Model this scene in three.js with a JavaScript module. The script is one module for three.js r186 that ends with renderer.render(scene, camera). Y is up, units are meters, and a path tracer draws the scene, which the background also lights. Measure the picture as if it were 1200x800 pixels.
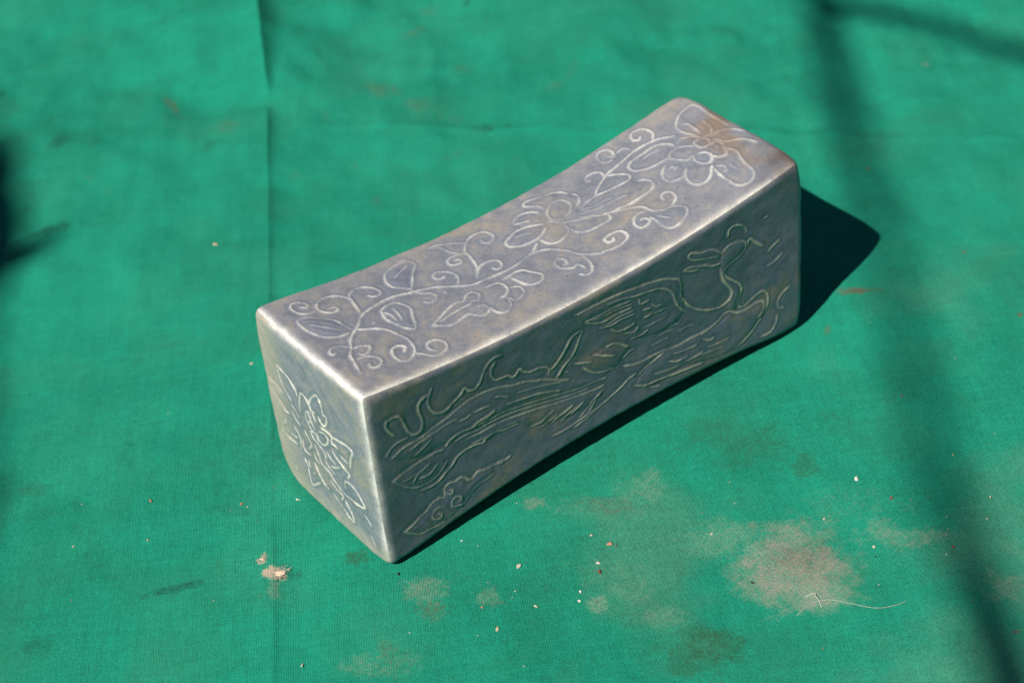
import * as THREE from 'three';

// ---------------------------------------------------------------- camera, sky, sun, exposure
const scene = new THREE.Scene();
const camera = new THREE.PerspectiveCamera(18.889, 1024 / 682, 0.05, 60);
camera.position.set(-0.51309, 0.76147, 0.74516);
camera.up.set(0.43353, 0.77919, -0.45268);
camera.lookAt(-0.08177, 0.14099, 0.09021);
camera.focus = 1.082;
camera.userData.fStop = 8;
scene.add(camera);

const SUN_TRAVEL = new THREE.Vector3(0.64012, -0.74348, -0.19359).normalize();
{
  // clear sky: blue overhead, paler to the horizon, ground side grey green
  const w = 256, h = 128, d = new Float32Array(w * h * 4);
  for (let j = 0; j < h; j++) for (let i = 0; i < w; i++) {
    const e = (j / (h - 1) - 0.5) * Math.PI, t = Math.sin(e), k = (j * w + i) * 4;
    const f = Math.pow(Math.max(0, 1 - Math.max(0, t)), 2.2);
    let r = 0.20 + 0.42 * f, g = 0.34 + 0.40 * f, b = 0.66 + 0.24 * f;
    if (t < 0) { const s = Math.min(1, -t * 8); r += (0.16 - r) * s; g += (0.16 - g) * s; b += (0.15 - b) * s; }
    d[k] = r; d[k + 1] = g; d[k + 2] = b; d[k + 3] = 1;
  }
  const sky = new THREE.DataTexture(d, w, h, THREE.RGBAFormat, THREE.FloatType);
  sky.mapping = THREE.EquirectangularReflectionMapping; sky.magFilter = THREE.LinearFilter; sky.needsUpdate = true;
  scene.background = sky; scene.environment = sky;
  scene.backgroundIntensity = 0.13; scene.environmentIntensity = 0.13;
}
const sun = new THREE.DirectionalLight(new THREE.Color(1, 0.955, 0.88), 4.7);
sun.position.copy(SUN_TRAVEL).multiplyScalar(-6);
sun.castShadow = true; sun.shadow.mapSize.set(2048, 2048); sun.shadow.radius = 1;
Object.assign(sun.shadow.camera, { left: -1.6, right: 1.6, top: 1.6, bottom: -1.6, near: 0.1, far: 14 });
scene.add(sun, sun.target);

const renderer = new THREE.WebGLRenderer({ antialias: true });
renderer.toneMapping = THREE.LinearToneMapping;
renderer.toneMappingExposure = 1.12;
renderer.shadowMap.enabled = true;

// ---------------------------------------------------------------- helpers
function rng(seed) { let a = seed >>> 0; return () => { a = (a + 0x6D2B79F5) >>> 0; let t = Math.imul(a ^ (a >>> 15), 1 | a); t = (t + Math.imul(t ^ (t >>> 7), 61 | t)) ^ t; return ((t ^ (t >>> 14)) >>> 0) / 4294967296; }; }
const TBL = new Float32Array(65536); { const r = rng(11); for (let i = 0; i < 65536; i++) TBL[i] = r(); }
function vn(x, y) {
  const xi = Math.floor(x), yi = Math.floor(y); let u = x - xi, v = y - yi; u = u * u * (3 - 2 * u); v = v * v * (3 - 2 * v);
  const x0 = xi & 255, x1 = (xi + 1) & 255, y0 = (yi & 255) << 8, y1 = ((yi + 1) & 255) << 8;
  const a = TBL[y0 | x0], b = TBL[y0 | x1], c = TBL[y1 | x0], d = TBL[y1 | x1];
  return a + (b - a) * u + (c - a) * v + (a - b - c + d) * u * v;
}
function fbm(x, y, n) { let s = 0, a = 0.5, t = 0; for (let i = 0; i < n; i++) { s += a * vn(x, y); t += a; a *= 0.5; const q = x * 1.62 - y * 1.19 + 17.3; y = x * 1.19 + y * 1.62 + 9.1; x = q; } return s / t; }
const sst = (a, b, x) => { x = Math.min(1, Math.max(0, (x - a) / (b - a))); return x * x * (3 - 2 * x); };
const clamp = (x, a, b) => Math.min(b, Math.max(a, x));
const toS = (v) => 255 * (v <= 0.0031308 ? 12.92 * v : 1.055 * Math.pow(v, 1 / 2.4) - 0.055);
function dataTex(buf, w, h, srgb) {
  const t = new THREE.DataTexture(buf, w, h, THREE.RGBAFormat, THREE.UnsignedByteType);
  if (srgb) t.colorSpace = THREE.SRGBColorSpace;
  t.magFilter = THREE.LinearFilter; t.minFilter = THREE.LinearMipmapLinearFilter; t.generateMipmaps = true; t.needsUpdate = true;
  return t;
}
function tag(o, label, category, group) { o.userData.label = label; if (category) o.userData.category = category; if (group) o.userData.group = group; return o; }
function shade(o) { o.traverse((m) => { if (m.isMesh) { m.castShadow = true; m.receiveShadow = true; } }); return o; }

// ---------------------------------------------------------------- cloth and the ground under it
// cloth axes: s across the pressed crease, t along it (towards the viewer)
const CO = [-0.0915, -0.1579], CS = [0.84638, 0.53259], CT = [-0.53259, 0.84638];
const toST = (x, z) => [(x - CO[0]) * CS[0] + (z - CO[1]) * CS[1], (x - CO[0]) * CT[0] + (z - CO[1]) * CT[1]];
const toXZ = (s, t) => [CO[0] + s * CS[0] + t * CT[0], CO[1] + s * CS[1] + t * CT[1]];
const STAIN_TONE = { mud: [0.38, 0.375, 0.29], dust: [0.34, 0.44, 0.32], brown: [0.15, 0.11, 0.08], olive: [0.035, 0.13, 0.065], rust: [0.20, 0.12, 0.075], dark: [0.012, 0.10, 0.07], pale: [0.66, 0.50, 0.38] };
const STAINS = [ // [s, t, half length, half width, turn, kind, strength, softness]
  [0.2721, 0.2412, 0.0284, 0.0284, -0.02, 'mud', 0.68, 1],
  [0.2509, 0.2548, 0.0154, 0.0105, 0.65, 'mud', 0.35, 1],
  [0.2794, 0.2660, 0.0192, 0.0119, 0.18, 'dust', 0.33, 0.7],
  [0.2771, 0.2345, 0.0263, 0.0186, 0.18, 'brown', 0.3, 0.8],
  [0.2402, 0.2148, 0.0316, 0.0157, 0.43, 'dust', 0.2772, 0.8],
  [0.3113, 0.2016, 0.0369, 0.0193, -0.07, 'dust', 0.132, 0.9],
  [0.1761, 0.1829, 0.0276, 0.0132, 0.19, 'dust', 0.165, 0.9],
  [0.3316, 0.2317, 0.0221, 0.0094, 0.06, 'mud', 0.28, 0.8],
  [0.3201, 0.2231, 0.0110, 0.0102, 0.18, 'mud', 0.3, 0.8],
  [0.1777, 0.2416, 0.0264, 0.0241, 0.18, 'dust', 0.198, 0.9],
  [0.1988, 0.2638, 0.0130, 0.0089, 0.18, 'dust', 0.264, 0.8],
  [0.1679, 0.2491, 0.0061, 0.0084, 0.18, 'dust', 0.33, 0.6],
  [0.2038, 0.1676, 0.0121, 0.0130, 0.67, 'dust', 0.264, 0.7],
  [0.1836, 0.1789, 0.0233, 0.0080, 0.31, 'brown', 0.28, 0.8],
  [0.1427, 0.1698, 0.0065, 0.0054, 0.19, 'mud', 0.35, 0.7],
  [0.2619, 0.1447, 0.0404, 0.0249, 0.45, 'olive', 0.336, 0.7],
  [0.2927, 0.1692, 0.0064, 0.0109, 0.19, 'olive', 0.4, 0.5],
  [0.2179, 0.2937, 0.0239, 0.0177, -0.17, 'olive', 0.48, 0.6],
  [0.3734, 0.1929, 0.0179, 0.0200, 0.19, 'olive', 0.2, 0.8],
  [0.0846, 0.2403, 0.0097, 0.0074, 0.61, 'rust', 0.3, 0.8],
  [0.0811, 0.2242, 0.0135, 0.0111, 0.18, 'mud', 0.3, 0.8],
  [0.0593, 0.2612, 0.0092, 0.0063, 0.78, 'rust', 0.25, 0.8],
  [0.0522, 0.2735, 0.0217, 0.0115, 0.17, 'mud', 0.2, 0.8],
  [0.0462, 0.1935, 0.0065, 0.0065, 0.18, 'olive', 0.48, 0.4],
  [0.1116, 0.2359, 0.0089, 0.0073, 0.18, 'mud', 0.25, 0.7],
  [0.0013, 0.1983, 0.0061, 0.0043, 0.51, 'pale', 0.9, 0.45],
  [0.0013, 0.2098, 0.0032, 0.0088, 0.18, 'mud', 0.3, 0.8],
  [0.0095, 0.1997, 0.0074, 0.0039, 0.18, 'dark', 0.45, 0.7],
  [-0.0051, 0.1873, 0.0023, 0.0039, 0.18, 'pale', 0.7, 0.5],
  [-0.0542, 0.2010, 0.0169, 0.0039, -0.17, 'dark', 0.5, 0.6],
  [-0.1358, 0.1046, 0.0100, 0.0066, 0.19, 'olive', 0.32000000000000006, 0.6],
  [-0.1219, 0.2312, 0.0091, 0.0086, 0.17, 'dark', 0.3, 0.7],
  [-0.0950, 0.1696, 0.0134, 0.0199, 0.18, 'dark', 0.25, 0.8],
  [-0.1102, 0.1223, 0.0096, 0.0041, 0.41, 'dark', 0.3, 0.7],
  [-0.0233, 0.1456, 0.0202, 0.0041, 0.37, 'dark', 0.22, 0.7],
  [-0.0727, -0.2922, 0.0038, 0.0165, -0.44, 'rust', 0.341, 0.6],
  [-0.0332, -0.2565, 0.0093, 0.0102, 0.23, 'rust', 0.2046, 0.6],
  [-0.0447, -0.2346, 0.0102, 0.0055, -0.57, 'dark', 0.35, 0.7],
  [-0.1523, -0.2572, 0.0056, 0.0102, 0.71, 'dark', 0.5, 0.6],
  [-0.1635, -0.2962, 0.0045, 0.0106, 0.23, 'dark', 0.3, 0.7],
  [-0.1262, -0.2479, 0.0038, 0.0067, 0.23, 'dark', 0.25, 0.7],
  [-0.1679, -0.1808, 0.0030, 0.0042, 0.22, 'dark', 0.4, 0.5],
  [-0.2008, -0.3405, 0.0027, 0.0050, 0.23, 'dark', 0.5, 0.5],
  [-0.1264, -0.2079, 0.0049, 0.0043, 0.22, 'rust', 0.186, 0.7],
  [-0.1136, -0.1914, 0.0030, 0.0042, 0.22, 'rust', 0.186, 0.7],
  [-0.1480, -0.1513, 0.0156, 0.0062, -0.16, 'dark', 0.5, 0.7],  // branch shadow at the left, darkened into the cloth colour
  [-0.1724, -0.1389, 0.0099, 0.0102, -0.25, 'dark', 0.4, 0.8],  // same left shadow nearer the edge, shade painted in
  [0.0771, -0.2860, 0.0180, 0.0125, 0.87, 'rust', 0.248, 0.7],
  [0.1030, -0.2541, 0.0155, 0.0097, 0.65, 'rust', 0.217, 0.8],
  [0.1259, -0.2339, 0.0125, 0.0077, 0.38, 'rust', 0.155, 0.8],
  [0.1056, -0.3592, 0.0049, 0.0163, 0.79, 'rust', 0.217, 0.7],
  [0.1368, -0.3016, 0.0109, 0.0081, 0.54, 'rust', 0.186, 0.7],
  [0.2004, -0.2564, 0.0152, 0.0088, -0.54, 'rust', 0.1984, 0.8],
  [0.2148, -0.2766, 0.0049, 0.0140, 0.24, 'rust', 0.155, 0.8],
  [0.1170, -0.3890, 0.0097, 0.0064, -0.44, 'rust', 0.186, 0.7],
  [0.1465, -0.2146, 0.0083, 0.0065, 0.07, 'dark', 0.45, 0.7],
  [0.1630, -0.2129, 0.0030, 0.0033, 0.23, 'dark', 0.35, 0.7],
  [0.1475, -0.3879, 0.0026, 0.0052, 0.25, 'dark', 0.5, 0.5],
  [0.1224, -0.1832, 0.0103, 0.0041, -0.53, 'rust', 0.155, 0.7],
  [0.0556, -0.1900, 0.0030, 0.0042, 0.22, 'rust', 0.217, 0.7],
  [0.0683, -0.1405, 0.0058, 0.0080, 0.22, 'rust', 0.186, 0.7],
  [0.0331, -0.3454, 0.0190, 0.0037, 1.32, 'dark', 0.3, 0.7],
  [0.0364, -0.2550, 0.0123, 0.0031, 1.20, 'rust', 0.186, 0.8],
  [0.0147, -0.1834, 0.0048, 0.0063, 0.22, 'rust', 0.155, 0.7],
  [0.3516, 0.0215, 0.0091, 0.0042, 0.21, 'rust', 0.62, 0.6],
  [0.3617, 0.0228, 0.0111, 0.0025, 0.21, 'rust', 0.3, 0.7],
  [0.3291, 0.0539, 0.0030, 0.0040, 0.20, 'rust', 0.35, 0.7],
  [0.3907, -0.1105, 0.0022, 0.0030, 0.22, 'rust', 0.372, 0.5],
  [0.4580, -0.2258, 0.0029, 0.0057, 0.24, 'dust', 0.33, 0.6],
  [0.4421, 0.0608, 0.0015, 0.0016, 0.21, 'rust', 0.8, 0.4],
  [0.4266, -0.0066, 0.0015, 0.0026, 0.21, 'rust', 0.4, 0.5],
  [0.3129, 0.1297, 0.0066, 0.0051, 0.19, 'olive', 0.27999999999999997, 0.7],
  [0.3728, 0.2768, 0.0168, 0.0149, 0.18, 'mud', 0.28, 0.8],
  [0.3854, 0.2480, 0.0086, 0.0087, 0.18, 'dust', 0.165, 0.8],
  [0.3686, 0.3069, 0.0021, 0.0017, 0.17, 'rust', 0.6, 0.5],
  [0.4138, -0.0832, 0.0660, 0.0076, 0.01, 'dust', 0.0396, 0.8],
  [0.3968, -0.2208, 0.0350, 0.0439, 0.24, 'dark', 0.12, 0.8],
];
{
  const g = new THREE.Mesh(new THREE.PlaneGeometry(8, 8).rotateX(-Math.PI / 2), new THREE.MeshStandardMaterial({ color: new THREE.Color().setRGB(0.17, 0.16, 0.145), roughness: 0.95 }));
  g.name = 'ground'; g.position.y = -0.02; g.userData.kind = 'structure'; shade(g); scene.add(g);
}
function creaseAmp(t) {
  if (t < -0.275) return 0.0030;
  if (t < -0.05) return 0.0052 - 0.0024 * sst(-0.262, -0.08, t);
  return 0.0028 - 0.0006 * sst(0.05, 0.3, t);
}
function clothY(s, t) {
  const [x, z] = toXZ(s, t);
  // flat where the pillow stands
  const dx = Math.max(0, Math.abs(x) - 0.15), dz = Math.max(0, Math.abs(z) - 0.053), away = sst(0.002, 0.045, Math.hypot(dx, dz));
  let y = 0;
  const wob = (t < -0.283 ? -0.003 + (t + 0.287) * 0.056 : -0.0033 + (t + 0.236) * 0.0083) + 0.0008 * (vn(t * 14 + 3, 5.5) - 0.5);
  const c = s - wob, A = creaseAmp(t);
  const len = t < -0.275 ? 0.0075 + 0.0045 * vn(t * 30, 2) : 0.0040;
  const pinch = 1 - 0.75 * Math.exp(-Math.pow((t + 0.278) / 0.012, 2));
  // pressed fold: gentle rise on the left, quick drop on the right
  const wd = 0.0045 + 0.0175 * sst(-0.275, -0.41, t), up = 0.66 * wd * sst(-0.283, -0.31, t);
  y += A * pinch * (c < 0 ? Math.exp(c / 0.055) : Math.exp(-c / len)) + up * (c < 0 ? Math.exp(c / 0.07) : Math.max(0, 1 - c / wd) ** 1.9);
  // bright pinched facet right of the fold
  const fs = (s - 0.016) / 0.013, ft = (t + 0.296) / 0.026;
  y += 0.0042 * Math.exp(-fs * fs - ft * ft);
  // crossing fold
  const cr = t + 0.2523 - 0.27 * Math.max(0, s) - 0.002 * (vn(s * 9, 1.2) - 0.5);
  y += 0.0011 * Math.exp(-Math.pow(cr / 0.004, 2)) * sst(0.02, 0.05, s) * (0.4 + 0.6 * vn(s * 11 + 5, 8));
  const cr2 = t + 0.17 + 0.02 * s; y += 0.0008 * Math.exp(-Math.pow(cr2 / 0.008, 2)) * sst(0.34, 0.42, s);
  // loose waviness
  const far = sst(0.12, -0.35, t);
  y += (0.0066 * far + 0.0020) * (fbm(s * 13 + 2, t * 9 + 4, 2) - 0.5) * 2;
  y += (0.0030 * far + 0.0011) * (fbm(s * 36 + 12, t * 24 + 1, 2) - 0.5) * 2;
  y += 0.0010 * far * (1 - Math.abs(2 * fbm(s * 17 + t * 6 + 40, t * 8 - s * 3, 2) - 1)) ** 6; // soft folds
  y += 0.00016 * (fbm(s * 190, t * 150, 2) - 0.5) * 2;
  return y * away;
}
{
  // sheet with closer rows about the crease
  const sv = [], tv = [];
  for (let s = -0.85; s < 1.15;) { sv.push(s); const a = Math.abs(s); s += a < 0.04 ? 0.0008 : (s > -0.27 && s < 0.6 ? 0.0022 : 0.02); }
  for (let t = -0.95; t < 1.0;) { tv.push(t); t += t > -0.5 && t < 0.38 ? 0.0022 : 0.02; }
  const ns = sv.length, nt = tv.length, pos = new Float32Array(ns * nt * 3), uv = new Float32Array(ns * nt * 2), idx = new Uint32Array((ns - 1) * (nt - 1) * 6);
  let k = 0;
  for (let j = 0; j < nt; j++) for (let i = 0; i < ns; i++, k++) {
    const [x, z] = toXZ(sv[i], tv[j]);
    pos[k * 3] = x; pos[k * 3 + 1] = clothY(sv[i], tv[j]); pos[k * 3 + 2] = z; uv[k * 2] = sv[i]; uv[k * 2 + 1] = tv[j];
  }
  k = 0;
  for (let j = 0; j < nt - 1; j++) for (let i = 0; i < ns - 1; i++) { const a = j * ns + i; idx[k++] = a; idx[k++] = a + ns; idx[k++] = a + 1; idx[k++] = a + 1; idx[k++] = a + ns; idx[k++] = a + ns + 1; }
  const geo = new THREE.BufferGeometry();
  geo.setAttribute('position', new THREE.BufferAttribute(pos, 3)); geo.setAttribute('uv', new THREE.BufferAttribute(uv, 2)); geo.setIndex(new THREE.BufferAttribute(idx, 1)); geo.computeVertexNormals();
  // colour: dyed green cotton, faded, dusty, with dirt of its own
  const S0 = -0.27, T0 = -0.51, SPAN = 0.90, N = 2048, px = SPAN / N, col = new Float32Array(N * N * 3), r = rng(5);
  for (let j = 0; j < N; j++) for (let i = 0; i < N; i++) {
    const s = S0 + (i + 0.5) * px, t = T0 + (j + 0.5) * px, q = (j * N + i) * 3;
    const big = fbm(s * 7 + 3, t * 7 + 8, 3), mid = fbm(s * 38, t * 38 + 5, 3), fin = fbm(s * 260, t * 260, 2);
    const thrS = vn(s * 60, t * 1700), thrT = vn(s * 1700 + 40, t * 60), grain = r();
    const near = sst(-0.15, 0.12, t);
    let v = 1 + 0.30 * (big - 0.5) + 0.26 * (mid - 0.5) + 0.14 * (fin - 0.5) + (0.12 + 0.02 * near) * (thrS - 0.5) + (0.12 + 0.02 * near) * (thrT - 0.5) + (0.12 + 0.42 * near) * (grain - 0.5);
    let R = 0.011 * v, G = 0.330 * v, B = 0.203 * v;
    // pale dust caught on the weave, more towards the right and front
    const du = sst(0.47, 0.78, fbm(s * 15 + 30, t * 15, 4)) * (0.03 + 0.15 * near * sst(-0.05, 0.25, s)) * (0.3 + 1.3 * grain);
    R += (0.30 - R) * du; G += (0.40 - G) * du; B += (0.30 - B) * du;
    const ol = sst(0.52, 0.78, fbm(s * 20 + 70, t * 20 + 9, 4)) * 0.15; // olive soiling
    R += (0.055 - R) * ol; G += (0.20 - G) * ol; B += (0.10 - B) * ol;
    col[q] = R; col[q + 1] = G; col[q + 2] = B;
  }
  STAINS.forEach(([cs, ct, rs, rt, rot, kind, al, soft], n) => {
    const c = STAIN_TONE[kind], ca = Math.cos(rot), sa = Math.sin(rot), R = Math.max(rs, rt) * 1.7;
    const i0 = clamp(Math.floor((cs - R - S0) / px), 0, N - 1), i1 = clamp(Math.ceil((cs + R - S0) / px), 0, N - 1), j0 = clamp(Math.floor((ct - R - T0) / px), 0, N - 1), j1 = clamp(Math.ceil((ct + R - T0) / px), 0, N - 1);
    const f = 1.6 / Math.min(rs, rt);
    for (let j = j0; j <= j1; j++) for (let i = i0; i <= i1; i++) {
      const s = S0 + (i + 0.5) * px - cs, t = T0 + (j + 0.5) * px - ct, u = (s * ca + t * sa) / rs, w = (-s * sa + t * ca) / rt, d = Math.hypot(u, w);
      if (d > 1.7) continue;
      const e = d + 1.1 * (fbm(s * f * 0.6 + n * 7.7, t * f * 0.6 + n * 3.1, 3) - 0.5) + 0.9 * (fbm(s * f * 3 + n, t * f * 3, 3) - 0.5);
      const m = al * (1 - sst(1 - soft, 1 + soft * 0.6, e)) * (0.35 + 1.3 * vn(s * 1500 + 9, t * 1500)) * (0.55 + 0.9 * fbm(s * f * 2 + 40, t * f * 2 + n, 3));
      const q = (j * N + i) * 3, k = clamp(m * 1.3 - 0.18 * vn(s * 1250 + n, t * 1250) * (1 - 0.4 * m) - 0.10 * r() * (1 - m), 0, 0.94);
      for (let b = 0; b < 3; b++) col[q + b] += (c[b] - col[q + b]) * k;
    }
  });
  const buf = new Uint8Array(N * N * 4);
  for (let i = 0; i < N * N; i++) { for (let b = 0; b < 3; b++) buf[i * 4 + b] = clamp(toS(col[i * 3 + b]), 0, 255); buf[i * 4 + 3] = 255; }
  const map = dataTex(buf, N, N, true); map.wrapS = map.wrapT = THREE.MirroredRepeatWrapping;
  map.repeat.set(1 / SPAN, 1 / SPAN); map.offset.set(-S0 / SPAN, -T0 / SPAN);
  // plain weave, 16 threads a tile
  const W = 512, wb = new Uint8Array(W * W * 4), th = 16;
  for (let j = 0; j < W; j++) for (let i = 0; i < W; i++) {
    const a = i / W * th, b = j / W * th, ia = Math.floor(a), ib = Math.floor(b), over = ((ia + ib) & 1) === 0;
    const wa = 0.75 + 0.25 * TBL[ia * 7 + 3], wbb = 0.75 + 0.25 * TBL[ib * 13 + 900];
    const pa = Math.sin((a - ia) * Math.PI), pb = Math.sin((b - ib) * Math.PI);
    let h = over ? pa * wa * (0.45 + 0.55 * pb) : pb * wbb * (0.45 + 0.55 * pa);
    h = 0.12 + 0.75 * h + 0.12 * (TBL[(i * 31 + j * 517) & 65535] - 0.5);
    const k = (j * W + i) * 4; wb[k] = wb[k + 1] = wb[k + 2] = clamp(h * 255, 0, 255); wb[k + 3] = 255;
  }
  const bump = dataTex(wb, W, W, false); bump.wrapS = bump.wrapT = THREE.RepeatWrapping; bump.repeat.set(1 / 0.0136, 1 / 0.0136);
  const mat = new THREE.MeshPhysicalMaterial({ map, roughness: 0.85, bumpMap: bump, bumpScale: 0.0006, side: THREE.DoubleSide, specularIntensity: 0.35, sheen: 0.25, sheenRoughness: 0.6, sheenColor: new THREE.Color().setRGB(0.10, 0.35, 0.25) });
  const cloth = new THREE.Mesh(geo, mat); cloth.name = 'cloth';
  tag(cloth, 'stained green cotton cloth with pressed crease spread beneath the ceramic block', 'cloth');
  shade(cloth); scene.add(cloth);
}

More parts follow.
